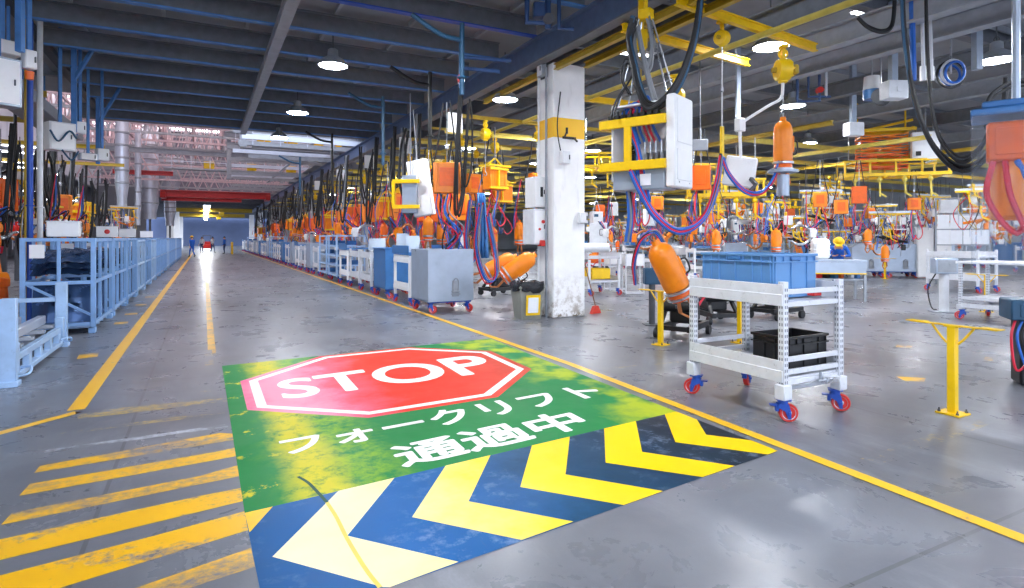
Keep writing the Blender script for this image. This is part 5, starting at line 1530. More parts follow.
# low stillage in front
def make_stillage(W=1.1, L=2.75):
    t = thing('low_stillage', 'stillage', 'rack')
    m = M_['blue2']
    for sx in (-1, 1):
        for sy in (-1, 1):
            b = MB().box((sx*(W/2-.05), sy*(L/2-.05), .5), (.14, .1, .9), .008).box((sx*(W/2-.05), sy*(L/2-.05), .03), (.18, .16, .06), .006)
            b.box((sx*(W/2-.05), sy*(L/2-.16), .3), (.1, .16, .3), .01)
            b.build('corner_post', m, t)
    for s in (-1, 1):
        b = MB().box((s*(W/2-.06), 0, .27), (.07, L-.2, .08), .006).box((s*(W/2-.06), 0, .07), (.09, L-.2, .06), .006)
        for i in range(5): b.box((s*(W/2-.06), -L/2+.3+i*(L-.6)/4, .17), (.07, .12, .16), .006)
        b.build('skid_rail', m, t)
    for s in (-1, 1): MB().box((0, s*(L/2-.06), .7), (W-.1, .05, .06), .005).box((0, s*(L/2-.06), .3), (W-.1, .05, .08), .005).build('end_rail', m, t)
    b = MB()
    for i in range(5): b.box((0, -L/2+.25+i*(L-.5)/4, .33), (W-.2, .09, .05), .004)
    b.build('cross_bars', M_['steel'], t)
    b = MB()
    for s in (-1, 0, 1): b.bar((s*.28, -L/2+.12, .42), (s*.28, L/2-.12, .42), .1, .12, .01)
    b.build('long_bars', M_['silver'], t)
    b = MB()
    for s in (-1, 1): b.tube(spline([(W/2-.01, s*(L/2-.35), .14), (W/2+.09, s*(L/2-.28), .16), (W/2+.09, s*(L/2-.2), .1), (W/2-.01, s*(L/2-.16), .08)], 4), .014, 6)
    b.build('lashing_hook', m, t)
    return t
st = make_stillage(); st.location = (-2.36, 9.48, 0); st['label'] = 'low pale blue stillage with corner posts in front of the cage racks'

# machinery behind the racks
def make_robot(seed=0):
    t = thing('robot_arm', 'robot', 'robot')
    MB().lathe([(.34, 0), (.34, .06), (.24, .1), (.22, .42), (.27, .45), (.27, .62), (.2, .66)], 20).build('pedestal', M_['orange2'], t)
    a = math.radians((18, -12, 30)[seed % 3]); b = math.radians((70, 95, 55)[seed % 3])
    e = Vector((math.sin(a)*.95, 0, .6+math.cos(a)*.95)); w = e+Vector((math.sin(b)*.85, 0, math.cos(b)*.85))
    m = MB().bar((0, .0, .55), e, .2, .26, .05); m.cyl((0, -.2, .58), (0, .2, .58), .2, n=18); m.cyl((e.x, -.17, e.z), (e.x, .17, e.z), .17, n=18)
    m.build('lower_arm', M_['orange'], t)
    m = MB().bar(e-(w-e)*.25, w, .18, .2, .04); m.cyl(w, w+(w-e)*.15, .1, .08, n=14)
    m.build('upper_arm', M_['orange'], t)
    m = MB().box(tuple(w+(w-e)*.2), (.16, .2, .2), .02).tube([w+(w-e)*.25, w+(w-e)*.4+Vector((0, 0, -.25)), w+(w-e)*.3+Vector((0, 0, -.5))], .035, 7)
    m.build('tool_head', M_['darkgrey'], t)
    MB().tube(spline([(-.1, .2, .6), (-.35, .2, 1.1), tuple(e+Vector((-.2, .2, .15))), tuple(e.lerp(w, .5)+Vector((0, .18, .2))), tuple(w+Vector((0, .1, .05)))], 6), .03, 7).build('dress_cable', M_['rubber'], t)
    return t
ROB = [Kit(make_robot(i)) for i in range(3)]
q = random.Random(5)
for i, (x, y_) in enumerate(((-4.3, 11.2), (-4.6, 14.6), (-5.4, 8.8), (-4.4, 18.2), (-4.5, 22.4), (-6.8, 12.5), (-4.4, 27), (-6.6, 17.5), (-4.5, 33), (-7, 23), (-4.4, 40), (-4.4, 49))):
    ROB[i % 3].place((x, y_, .0), q.uniform(-2.5, 2.5), 'orange robot arm %s' % ['behind the gap between stillage and nearest cage rack', 'behind the nearest cage rack', 'behind the low stillage at the left edge', 'behind the third cage rack', 'behind the fifth cage rack', 'deeper behind the nearest cage rack', 'behind the seventh cage rack', 'deeper behind the third cage rack', 'behind the ninth cage rack', 'deeper behind the fifth cage rack', 'far behind the distant cage racks', 'farthest behind the distant cage racks'][i])
for i, y_ in enumerate((7.5, 9.5, 11.5, 13.4, 15.3, 17.5, 19.8, 22.2, 25, 28, 32, 36, 41, 47, 54, 62)):
    far = i > 9
    if i > 11 or i == 0: continue
    s_ = ORD[i] if i < 16 else ''
    for j, x in enumerate((-4.5, -5.9, -7.6)):
        if i > 8 and j: continue
        l = 'black cable loop hanging in the dim area behind the blue racks, %s bay' % s_ if not far else 'distant black cable loop above the far blue racks'
        LOOP[(i+j) % 4].place((x+q.uniform(-.3, .3), y_+q.uniform(-.5, .5), 5.0), q.uniform(0, 3), l, 'cable loops behind the racks, bay %s' % (s_ if not far else 'far'))
        LOOP[(i+j+2) % 4].place((x+q.uniform(-.5, .5), y_+1+q.uniform(-.5, .5), 4.4), q.uniform(0, 3), l, 'cable loops behind the racks, bay %s' % (s_ if not far else 'far'))
    if i % 2 == 0: TR[(i//2) % 4].place((-4.6+q.uniform(-.4, .4), y_+.4, 4.5), q.uniform(.3, 1.2), 'orange transformer hanging behind the blue racks, %s bay' % s_ if not far else 'distant orange transformer above the far blue racks', 'transformers behind the racks')
    if not far: PIN[i % 2].place((-4.0+q.uniform(-.5, .3), y_+1.0, q.uniform(1.7, 2.0)), q.uniform(0, 3), 'C-shaped weld gun hung above the blue racks, %s bay' % s_, 'guns behind the racks')
    if i % 3 == 1: GAN[1].place((-5.0, y_, 2.75), q.uniform(1.2, 1.9), 'yellow hook gantry behind the blue racks, %s bay' % s_, 'gantries behind the racks')
    if i < 12 and i % 2: CAB[i % 2].place((-5.6, y_, 4.1), 1.1, 'white control cabinet hanging behind the blue racks, %s bay' % s_, 'cabinets behind the racks')
for i, y_ in enumerate((10, 13.5, 17, 21, 26, 32)):
    rail((-12, y_, 4.9), (-3.2, y_, 4.9), M_['brass'], 'aged yellow cross rail over the dim area behind the racks, %s one' % ORD[i], .1, .14, 'cross rails behind the racks')
    t = thing('tooling_frame', 'long orange tooling frame behind the blue racks, %s one along them' % ORD[i], 'frame', (-5.9, y_+1.2, 0), PI/2, 'orange tooling frames')
    m = MB().bar((-1.3, 0, 1.72), (1.3, 0, 1.72), .1, .08).bar((-1.3, .5, 1.86), (1.3, .5, 1.86), .08, .08)
    for s in (-1.2, 0, 1.2): m.bar((s, 0, 1.7), (s, .5, 1.88), .06)
    m.build('top_frame', M_['orange2'], t)
    for s in (-1.15, 1.15): MB().box((s, .25, .86), (.12, .3, 1.72), .01).build('leg', M_['darkgrey'], t)
    m = MB()
    for s in (-.7, -.1, .5): m.box((s, .2, 1.95), (.16, .2, .2), .02).cyl((s, .2, 2.05), (s, .2, 2.2), .05, n=10)
    m.build('clamp_head', M_['red'], t)
# hanging boxes, trays and posts at the upper left
def hang_box(u, v, d, dims, m, label, rot, top=6.2, name='hanging_cabinet', door=True):
    p = at(u, v, d); t = box_thing(name, label, 'cabinet', p, tuple(x*.78 for x in dims), m, fit_door('y', M_['white']) if door else None, rot)
    MB().box((0, 0, (top-p.z+dims[2]*.39)/2), (.06, .06, top-p.z-dims[2]*.39), .004).build('hanger_bar', M_['postblue_flangelight'], t); return t
hang_box(-2, 82, 8.8, (.62, .4, .92), M_['lightsteel'], 'big pale blue cabinet hanging at the left edge below the roof', .55)
hang_box(2, 48, 9.4, (.55, .4, .28), M_['offwhite'], 'white flat box above the big pale blue cabinet at the left edge', .55)
t = hang_box(29, 60, 9.0, (.2, .2, .36), M_['white'], 'small white box with an orange beacon at the upper left', .55)
MB().cyl((0, -.02, -.18), (0, -.02, -.3), .06, .05, n=14).build('beacon', M_['orange2'], t)
t = hang_box(60, 137, 12.6, (.62, .4, .76), M_['offwhite'], 'white cabinet with cables across its front, left of the blue hanger frame', .5)
MB().tube(spline([(-.24, -.19, .1), (-.1, -.22, -.12), (.1, -.2, .12), (.24, -.19, -.02)], 5), .02, 6).tube(spline([(-.05, -.25, -.3), (.1, -.3, -.5), (.25, -.25, -.3)], 5), .02, 6).build('cable', M_['navy'], t)
hang_box(80, 128, 13.4, (.26, .22, .34), M_['white'], 'small white box right of the cabled white cabinet', .4)
hang_box(88, 157, 15.0, (.5, .3, .22), M_['lightsteel'], 'flat pale box below the blue hanger frames', .4)
hang_box(102, 155, 15.4, (.34, .3, .4), M_['offwhite'], 'small white box at the foot of the second hanger frame', .4)
for i, (u, v0, v1, d) in enumerate(((74, 30, 132, 13.2), (98, 84, 164, 17.0))):
    a = at(u, v1, d); b = at(u, v0, d); c = at(u+28-6*i, v0+4, d)
    t = thing('braced_hanger', 'blue hanger post with a diagonal brace, %s of two at the upper left' % ['nearer', 'farther'][i], 'frame', a)
    MB().box((0, 0, (b.z-a.z)/2), (.1, .1, b.z-a.z), .006).build('post', M_['postblue_flangelight'], t)
    MB().bar(at(u, v0+50-10*i, d)-a, c-a, .07, .07).build('brace', M_['postblue_flangelight'], t)
t = thing('cable_tray', 'grey cable trough running along the roof behind the blue racks', 'tray', (-3.55, 15, 4.5))
m = MB().box((0, 0, 0), (.7, 13, .03), .004)
for s in (-1, 1): m.box((s*.35, 0, .12), (.03, 13, .26), .004)
m.build('trough', M_['grey'], t)
m = MB()
for i in range(6):
    for s in (-1, 1): m.box((s*.37, -5.5+i*2.2, .85), (.05, .05, 1.7), .004)
m.build('hanger_set', M_['postblue_flangelight'], t)
for i, (u, v0, v1, d, m_, r, l) in enumerate(((30, 130, 262, 11.0, M_['deepblue'], .05, 'deep blue vertical pipe behind the low stillage'), (40, 150, 262, 11.6, M_['offwhite'], .05, 'pale vertical pipe beside the deep blue one'), (26, 120, 262, 11.4, M_['brass'], .03, 'thin brass pipe left of the deep blue one'))):
    a = at(u, v1, d); b = at(u, 100, d)
    m = MB().cyl((a.x, a.y, 0), (a.x, a.y, 5.9), r, n=10); m.cyl((a.x, a.y, 0), (a.x, a.y, .02), r*2.4, n=12); m.ring((a.x, a.y, 2.2), r*1.2, r*.3, (0, 0, 1), 12, 6)
    tag(m.build('vertical_pipe', m_), l, 'pipe')
def make_tube():
    t = thing('tube_light', 'light', 'lamp')
    MB().box((0, 0, .05), (1.5, .16, .07), .01).build('fixture', M_['white'], t)
    m = MB()
    for s in (-1, 1): m.cyl((-.72, s*.04, .0), (.72, s*.04, .0), .016, n=10)
    m.build('tubes', M_['tubeglow'], t)
    m = MB()
    for s in (-1, 1): m.cyl((s*.5, 0, .08), (s*.5, 0, 1.3), .008, n=5)
    m.build('hanger_wire', M_['steel'], t)
    return t
TUBE = Kit(make_tube())
for i, (u, v, d) in enumerate(((14, 146, 24), (22, 153, 26), (12, 162, 28), (26, 168, 30), (8, 178, 26), (24, 191, 34), (60, 200, 30))):
    TUBE.place(at(u, v, d), .3, 'fluorescent tube light glowing deep behind the left racks, %s from the top' % ORD[i], 'tube lights behind the racks')
for i, (u, v, d, a, l) in enumerate(((876, 17, 13, -.1, 'tube light under the roof at the top right'), (842, 51, 17, -.1, 'short tube light between the grey girders'), (640, 55, 15, -.2, 'tube light behind the chain hoist'),
                                     (820, 118, 24, 1.57, 'tube light left of the orange coil stack'), (760, 130, 26, 1.57, 'tube light behind the slim hanging gun'), (985, 130, 24, 1.57, 'tube light behind the wide cable swag'),
                                     (700, 140, 30, 1.57, 'tube light far behind the sensor panel'), (600, 130, 26, 1.57, 'tube light just right of the column'), (480, 130, 26, 1.57, 'tube light left of the column among yellow rails'), (450, 160, 34, 1.57, 'tube light far left of the column'))):
    TUBE.place(at(u, v, d), a, l, None)
# tall bay: ducts, red crane, service gallery
for i, (u, d, r, z0, z1) in enumerate(((150, 50, .62, 3.2, 10.8), (122, 34, .34, 3.4, 8.5), (170, 58, .5, 2.8, 6.5), (138, 42, .2, 2.5, 9.0))):
    a = at(u, 238, d)
    t = thing('ventilation_duct', 'silver ventilation duct %s' % ['thickest, rising into the lattice roof', 'behind the left racks, nearest of the ducts', 'with a wide cone near the red crane', 'thin, between the two thicker ones'][i], 'duct', (a.x, a.y, 0))
    m = MB().lathe([(r*.75, z0), (r*.75, z0+.5), (r, z0+1.2), (r, z1), (r*.8, z1+.3)], 20)
    if i == 2: m.lathe([(r, 5.2), (r*2.3, 8.2), (r*2.3, 9.5)], 20)
    m.build('duct_tube', M_['silver'], t)
    for k in range(5): MB().lathe([(r*1.0, z0+1.3+k*(z1-z0-1.5)/5), (r*1.08, z0+1.32+k*(z1-z0-1.5)/5), (r*1.08, z0+1.4+k*(z1-z0-1.5)/5), (r*1.0, z0+1.42+k*(z1-z0-1.5)/5)], 20).build('flange', M_['grey'], t)
    MB().box((0, 0, z0/2), (.16, .16, z0), .01).build('stand', M_['darkgrey'], t)
t = thing('overhead_crane', 'red overhead crane beam spanning the aisle far down', 'crane', (1.2, 60.6, 0))
MB().ibeam((-4.6, 0, 5.55), (4.4, 0, 5.55), .5, .62, .06).ibeam((-4.6, 1.6, 5.2), (2.0, 1.6, 5.2), .4, .4, .05).build('bridge_beam', M_['redbeam'], t)
MB().box((-4.4, .6, 5.4), (.4, 2.2, .5), .03).box((4.2, .6, 5.4), (.4, 2.2, .5), .03).build('rail_carriage', M_['red'], t)
t = thing('overhead_crane', 'short dark red beam at the left of the bay before the long red crane', 'crane', (-4.2, 50, 0))
MB().ibeam((-1.5, 0, 6.3), (2.2, 0, 6.3), .4, .3, .05).build('rail_beam', M_['redbeam'], t)
for i, (y_, z, x0, x1) in enumerate(((30, 5.9, 2, 9), (36, 6.6, 1.8, 9), (42, 7.4, 1.8, 12), (48, 6.5, -2, 12), (54, 8.6, 1.5, 12), (45, 8.9, 1.5, 12))):
    t = thing('service_gallery', 'grey railed service walkway high in the bay, %s one from the low ceiling' % ORD[i], 'walkway', ((x0+x1)/2, y_, z), 0, 'service walkways in the bay')
    L = x1-x0
    MB().box((0, 0, 0), (L, .7, .1), .01).build('deck', M_['beambright'], t)
    m = MB()
    for zz in (.5, 1.0): m.bar((-L/2, -.33, zz), (L/2, -.33, zz), .05)
    for k in range(int(L/1.2)+1): m.bar((-L/2+k*1.2, -.33, 0), (-L/2+k*1.2, -.33, 1.0), .04)
    m.build('railing', M_['silver'], t)
    if i % 2: 
        m = MB()
        for k in range(4): m.box((-L/3+k*L/5, .1, .35), (.7, .4, .5), .03)
        m.build('stored_unit', M_['yellow'], t)
for i, (y_, z) in enumerate(((84, 5.1), (100, 5.0))):
    t = thing('overhead_crane', 'yellow crane beam across the far low aisle, %s one beyond the red crane' % ORD[i], 'crane', (2, y_, 0))
    MB().ibeam((-5.2, 0, z), (3.6, 0, z), .4, .5, .06).build('bridge_beam', M_['brass'], t)
    MB().box((0, 0, z-.4), (.6, .6, .4), .03).build('rail_trolley', M_['yellow'], t)
# ------------------------------------------------------------------ things standing on the hall floor
t = make_shelf_cart(1.1, 1.0, 1.0, False); t.location = (9.9, 13.9, 0); t.rotation_euler = (0, 0, -.1); t['label'] = 'white shelf cart just right of the column, carrying a slanted board'
b = thing('slanted_board', 'tall grey board standing on the white cart just right of the column', 'board', (9.95, 13.8, 1.19), -.5)
MB().box((0, 0, .42), (.5, .04, .84), .01).build('board_plate', M_['offwhite'], b); MB().bar((0, .04, .5), (0, .34, .02), .04).build('prop', M_['grey'], b)
b = thing('roll_holder', 'pale roll lying on the white cart just right of the column', 'roll', (9.6, 13.5, 1.19), -.4)
MB().cyl((-.4, 0, .14), (.4, 0, .14), .13, n=18).build('roll', M_['offwhite'], b); MB().cyl((-.45, 0, .14), (.45, 0, .14), .04, n=10).build('core', M_['steel'], b)
b = thing('parts_box', 'yellow parts box on the lower shelf of the white cart right of the column', 'box', (9.8, 13.7, .45), 0); m = MB()
for s in (-1, 1): m.box((s*.3, 0, .15), (.02, .5, .3), .004); m.box((0, s*.24, .15), (.6, .02, .3), .004)
m.box((0, 0, .01), (.6, .5, .02), .004); m.build('tray', M_['yellow'], b)
def make_stand():
    t = thing('tube_stand', 'stand', 'stand'); m = MB()
    for sx in (-1, 1):
        for sy in (-1, 1): m.bar((sx*.26, sy*.2, 0), (sx*.26, sy*.2, 1.15), .03)
    for z in (.04, 1.13): 
        for s in (-1, 1): m.bar((-.26, s*.2, z), (.26, s*.2, z), .03); m.bar((s*.26, -.2, z), (s*.26, .2, z), .03)
    m.build('tube_frame', M_['cartwhite'], t)
    MB().box((0, -.0, .98), (.54, .42, .34), .01).build('top_box', M_['white'], t)
    return t
STAND = Kit(make_stand())
STAND.place(fl(633, 294), -.4, 'slim white tube stand with a white box, left of the leaning gun')
STAND.place(fl(615, 290), -.2, 'slim white tube stand half behind the first one, right of the column')
# workbench with the worker
bx = fl(835, 300); 
t = thing('workbench', 'grey two-tier steel workbench in front of the bent-over worker', 'bench', (bx.x, bx.y, 0), -.65)
MB().box((0, 0, 1.02), (1.25, .7, .05), .008).build('top', M_['lightsteel'], t)
MB().box((0, -.33, .84), (1.22, .03, .3), .006).build('apron', M_['lightsteel'], t)
MB().box((0, 0, .55), (1.2, .66, .04), .006).build('lower_tier', M_['grey'], t)
for sx in (-1, 1):
    for sy in (-1, 1): MB().box((sx*.59, sy*.31, .5), (.06, .06, 1.0), .005).build('leg', M_['grey'], t)
MB().box((0, -.345, .7), (1.24, .02, .03), .004).build('yellow_edge', M_['yellow'], t)
q = random.Random(9)
for i in range(6):
    p = Vector((-.45+i*.18, -.1+q.uniform(-.1, .1), .573)); p.rotate(Matrix.Rotation(-.65, 4, 'Z'))
    o = MB().box((0, 0, .05), (.13, .18, .1), .01).cyl((0, 0, .1), (0, 0, .14), .03, n=10).build('small_part', [M_['red'], M_['black'], M_['navy'], M_['orange2'], M_['steel'], M_['binblue']][i])
    o.location = (bx.x+p.x, bx.y+p.y, p.z); tag(o, '%s small part on the lower tier of the workbench, %s from the left' % (['red', 'black', 'teal', 'orange', 'steel', 'blue'][i], ORD[i]), 'part')
p = Vector((-.36, 0, 1.045)); p.rotate(Matrix.Rotation(-.65, 4, 'Z'))
t = thing('white_canister', 'white ribbed plastic canister at the left end of the workbench', 'canister', (bx.x+p.x, bx.y+p.y, 1.045), -.65)
m = MB().box((0, 0, .27), (.4, .34, .54), .06)
for i in range(3): m.box((0, 0, .12+i*.14), (.41, .35, .03), .012)
m.build('tank', M_['white'], t); MB().cyl((.08, 0, .54), (.08, 0, .6), .06, n=14).tube(spline([(-.16, 0, .53), (-.1, 0, .62), (0, 0, .61), (.03, 0, .53)], 4), .02, 6).build('cap_handle', M_['offwhite'], t)
# long row of grey steel cabinets
for i in range(3):
    p = at(864, 260, 24.6)+Vector((math.cos(-.75), math.sin(-.75), 0))*(1.22*i); p.z = 0
    BOXC.place(p, -.75, 'grey steel box cart in the row behind the yellow floor post, %s from the left' % ORD[i], 'grey box carts behind the yellow floor post', (1.15, 1, 1.0))
# tall white cabinets and paper rack
for i, (u, d, h, w) in enumerate(((924, 23.6, 2.0, .55), (942, 23.3, 2.05, .5))):
    p = at(u, 238, d); t = thing('tall_cabinet', 'tall off-white cabinet left of the paper rack, %s of two' % ['left one', 'right one'][i], 'cabinet', (p.x, p.y, 0), -.85)
    b = MB().box((0, 0, h/2+.04), (w, .5, h), .01).build('housing', M_['offwhite'], t)
    dr = MB().box((0, -.255, h/2+.04), (w*.92, .02, h*.95), .005).build('door', M_['white'], t); MB().box((w*.36, -.275, h*.5), (.03, .03, .14), .006).build('handle', M_['darkgrey'], dr)
p = at(962, 238, 20.5)
t = thing('paper_rack', 'display rack with four white paper sheets at the right behind the carts', 'rack', (p.x, p.y, 0), -.9)
m = MB()
for x in (-.75, 0, .75): m.box((x, 0, 1.5), (.05, .05, 3.0), .005)
for z in (.9, 1.36, 1.9, 2.44, 2.98): m.box((0, 0, z), (1.5, .05, .04), .004)
m.build('rack_frame', M_['grey'], t)
for i in range(2):
    for j in range(2):
        for k in range(2): MB().box((-.54+.37*k+i*.74, -.04, 1.63+j*.54), (.345, .012, .48), .002).build('paper_sheet', M_['paper'], t)
m = MB().box((-.4, 0, 2.7), (.5, .3, .46), .02); m.build('top_box', M_['offwhite'], t)
MB().box((.4, 0, 2.58), (.5, .24, .22), .02).build('orange_box', M_['orange'], t)
# carts near the right edge
def make_flat_cart(L, W, H):
    t = thing('flat_top_cart', 'cart', 'cart'); m = M_['cartwhite']; hx, hy = W/2, L/2
    for sx in (-1, 1):
        for sy in (-1, 1): slotted_post(sx*(hx-.03), sy*(hy-.03), .2, H, .055, t, m, True); MB().box((sx*(hx-.03), sy*(hy-.03), .25), (.1, .1, .1), .008).build('post_foot', m, t)
    MB().box((0, 0, H-.02), (W+.06, L+.06, .045), .005).build('table_top', M_['offwhite'], t)
    MB().box((0, 0, .42), (W-.06, L-.06, .03), .004).build('lower_shelf', M_['offwhite'], t)
    for sx in (-1, 1):
        MB().box((sx*(hx-.01), 0, .43), (.03, L-.1, .06), .004).build('side_rail', m, t); MB().box((sx*(hx-.01), 0, .28), (.035, L-.1, .08), .004).build('side_rail', m, t)
    for i, (sx, sy) in enumerate(((-1, -1), (-1, 1), (1, -1), (1, 1))): caster_parts(t, (sx*(hx-.05), sy*(hy-.05), 0), (-.6, 2.2, -.9, .5)[i], .08, .2)
    return t
t = make_flat_cart(2.2, 1.1, 1.14); t.location = (13.75, 5.2, 0); t['label'] = 'white slotted-post cart with a flat top at the right edge behind the nearest T-post'
t = make_shelf_cart(1.4, 1.1, 1.25, False); t.location = (20.3, 9.6, 0); t['label'] = 'white cart behind the console stand at the right'
p = fl(944, 312); t = thing('console_stand', 'grey console box on a pedestal left of the white cart at the right edge', 'console', (p.x, p.y, 0), -.75)
MB().box((0, 0, 1.0), (.42, .3, .34), .015).build('console_box', M_['lightsteel'], t); MB().box((0, -.16, 1.0), (.34, .012, .26), .004).cyl((.05, -.17, 1.04), (.05, -.19, 1.04), .02, n=10).build('front_plate', M_['grey'], t)
MB().cyl((0, 0, 0), (0, 0, .84), .09, n=16).build('pedestal', M_['offwhite'], t); MB().box((0, 0, .012), (.5, .36, .024), .005).build('base_plate', M_['grey'], t)
MB().tube(spline([(-.15, .0, .84), (-.3, 0, .5), (-.22, .05, .1), (-.1, .1, .03)], 5), .014, 6).build('cable', M_['rubber'], t)
q = at(1018, 309, 6.4)
t = thing('tool_carriage', 'dark teal box with dangling hoses at the right edge of the picture', 'machine', (q.x+.15, q.y-.13, 0), -.9)
MB().box((0, 0, q.z), (.6, .4, .22), .015).box((-.02, -.205, q.z), (.4, .012, .14), .003).build('housing', M_['navy'], t)
MB().box((0, .1, (q.z-.1)/2), (.36, .3, q.z-.12), .02).build('column_stand', M_['black'], t)
for i, mm in enumerate((M_['redhose'], M_['bluehose'], M_['rubber'], M_['bluehose'], M_['redhose'])):
    MB().tube(spline([(-.24+.06*i, -.12, q.z-.1), (-.3+.05*i, -.2, q.z-.3), (-.26+.1*i, -.22, .2), (-.1+.04*i, -.1, .35), (0, 0, q.z-.15)], 6), .013, 7).build('hose', mm, t)
# scattered carts, box carts and carriages on the hall floor
q = random.Random(31)
spots = []
for ri, yy in enumerate((13.5, 17.2, 20.8, 24.6, 28.8, 33.5, 39, 46)):
    for ci in range(13):
        x = 9.5+ci*2.75+q.uniform(-.5, .5); y_ = yy+q.uniform(-.7, .7)
        u, v, d = proj((x, y_, 0))
        if u < 575 or u > 1035 or d < 18.5 or d > 48: continue
        if 640 < u < 900 and d < 20.5: continue
        if u > 800 and d < 26: continue
        spots.append((x, y_, d, u))
kinds = [(RAILC, 'white open shelf cart'), (BOXC, 'pale steel box cart'), (CARR, 'black wheeled gun carriage'), (TRAYC, 'white cart with blue tray'), (STAND, 'slim white tube stand'), (BINC, 'steel-blue bin cart'), (ROB[0], 'orange robot arm'), (RACKC, 'tall pale blue wheeled rack'), (CARR, 'black wheeled gun carriage')]
for i, (x, y_, d, u) in enumerate(spots):
    k, nme = kinds[(i*5+int(d)) % 9]; dist, side = where(d, u)
    k.place((x, y_, 0), q.choice((0, 0, PI/2, .4, -.5)), '%s standing %s, %s ones' % (nme, side, dist), '%s %s %s' % (nme, dist, side))
# ------------------------------------------------------------------ workers
def make_person(joints, name_label, top, bottom, hat=None, loc=(0, 0, 0), rot=0.0, hair=True):
    """one continuous skinned body; joints: name -> (x,y,z) with +Y the way the person faces"""
    J = {k: Vector(v) for k, v in joints.items()}
    order = []; edges = []; rad = {}
    def V(k, p, r): order.append((k, Vector(p))); rad[k] = r; return len(order)-1
    ix = {}
    def add(k, p, r, parent=None):
        ix[k] = V(k, p, r)
        if parent is not None: edges.append((ix[parent], ix[k]))
    P = J['pelvis']; C = J['chest']; N = J['neck']; H = J['head']
    add('pelvis', P, (.165, .12)); add('waist', P.lerp(C, .45), (.145, .105), 'pelvis'); add('chest', C, (.175, .125), 'waist'); add('upper', C.lerp(N, .65), (.13, .1), 'chest')
    add('neck', N, (.058, .058), 'upper'); add('jaw', N.lerp(H, .5), (.062, .07), 'neck'); add('head', H, (.082, .098), 'jaw'); add('crown', H+(H-N).normalized()*.085, (.07, .085), 'head')
    for s in ('l', 'r'):
        sh, el, wr = J['shoulder_'+s], J['elbow_'+s], J['wrist_'+s]
        add('sh'+s, sh, (.07, .07), 'upper'); add('ua'+s, sh.lerp(el, .5), (.055, .055), 'sh'+s); add('el'+s, el, (.046, .046), 'ua'+s); add('fa'+s, el.lerp(wr, .45), (.043, .043), 'el'+s); add('wr'+s, wr, (.029, .029), 'fa'+s)
        d = (wr-el).normalized(); pm = wr+d*.075
        add('pa'+s, pm, (.038, .02), 'wr'+s)
        x, y_ = frame(d)
        for i in range(4):
            o = x*((i-1.5)*.02)
            b = pm+d*.035+o; L = (.07, .082, .076, .058)[i]
            add('f%d0'%i+s, b, (.0095, .0095), 'pa'+s); add('f%d1'%i+s, b+d*L*.55+y_*.008, (.0085, .0085), 'f%d0'%i+s); add('f%d2'%i+s, b+d*L*.9+y_*.03, (.007, .007), 'f%d1'%i+s)
        th = wr+d*.03+x*(-.035); add('t0'+s, th, (.012, .012), 'wr'+s); add('t1'+s, th+d*.035+x*(-.022)+y_*.012, (.01, .01), 't0'+s); add('t2'+s, th+d*.062+x*(-.026)+y_*.022, (.008, .008), 't1'+s)
        hp, kn, an = J['hip_'+s], J['knee_'+s], J['ankle_'+s]
        add('hp'+s, hp, (.1, .1), 'pelvis'); add('th'+s, hp.lerp(kn, .5), (.082, .082), 'hp'+s); add('kn'+s, kn, (.062, .062), 'th'+s); add('ca'+s, kn.lerp(an, .35), (.06, .06), 'kn'+s); add('an'+s, an, (.042, .042), 'ca'+s)
        add('ft'+s, an+Vector((0, .09, -.045)), (.045, .035), 'an'+s); add('to'+s, an+Vector((0, .18, -.055)), (.04, .026), 'ft'+s)
    me = bpy.data.meshes.new('body'); me.from_pydata([tuple(p) for _, p in order], edges, [])
    o = bpy.data.objects.new('body', me); COL.objects.link(o)
    sk = o.modifiers.new('skin', 'SKIN'); sk.use_smooth_shade = True
    for i, (k, _) in enumerate(order):
        me.skin_vertices[0].data[i].radius = rad[k]; me.skin_vertices[0].data[i].use_root = (k == 'pelvis')
    o.modifiers.new('sub', 'SUBSURF').levels = 1; o.modifiers['sub'].render_levels = 1
    bpy.context.view_layer.update()
    bm_ = bpy.data.meshes.new_from_object(o.evaluated_get(bpy.context.evaluated_depsgraph_get()))
    bpy.data.objects.remove(o)
    for m in (top, bottom, M_['skin'], M_['boot']): bm_.materials.append(m)
    nodes = [(p, k) for k, p in order]
    for f in bm_.polygons:
        c = f.center; k = min(nodes, key=lambda n: (n[0]-c).length_squared)[1]
        f.material_index = 2 if k[:2] in ('ja', 'he', 'cr', 'ne') or k[:2] in ('pa', 't0', 't1', 't2', 'f0', 'f1', 'f2', 'f3') else 3 if k[:2] in ('an', 'ft', 'to') else 1 if k[:2] in ('hp', 'th', 'kn', 'ca') or k == 'pelvis' else 0
    t = thing('person', name_label, 'person', loc, rot)
    bo = bpy.data.objects.new('body', bm_); COL.objects.link(bo); bo.parent = t
    up = (H-N).normalized(); fwd = Vector(J.get('face', (0, 1, 0))).normalized(); fwd = (fwd-up*fwd.dot(up)).normalized(); rt = fwd.cross(up)
    F = Matrix(((rt.x, fwd.x, up.x, H.x), (rt.y, fwd.y, up.y, H.y), (rt.z, fwd.z, up.z, H.z), (0, 0, 0, 1)))
    m = MB(F)
    m.add([(-.016, .09, -.03), (.016, .09, -.03), (0, .122, -.028), (0, .092, .02)], [(0, 1, 2), (1, 3, 2), (3, 0, 2)])
    for s in (-1, 1): m.ball((s*.088, -.005, -.005), (.012, .024, .034), 8, 6)
    m.build('face_features', M_['skin'], t)
    m = MB(F)
    for s in (-1, 1): m.ball((s*.032, .088, .012), (.013, .008, .007), 8, 6)
    m.box((0, .093, -.058), (.045, .008, .008), .002)
    m.build('eyes_mouth', M_['hair'], t)
    if hair: MB(F).ball((0, -.012, .045), (.094, .108, .085), 14, 8).build('hair', M_['hair'], t)
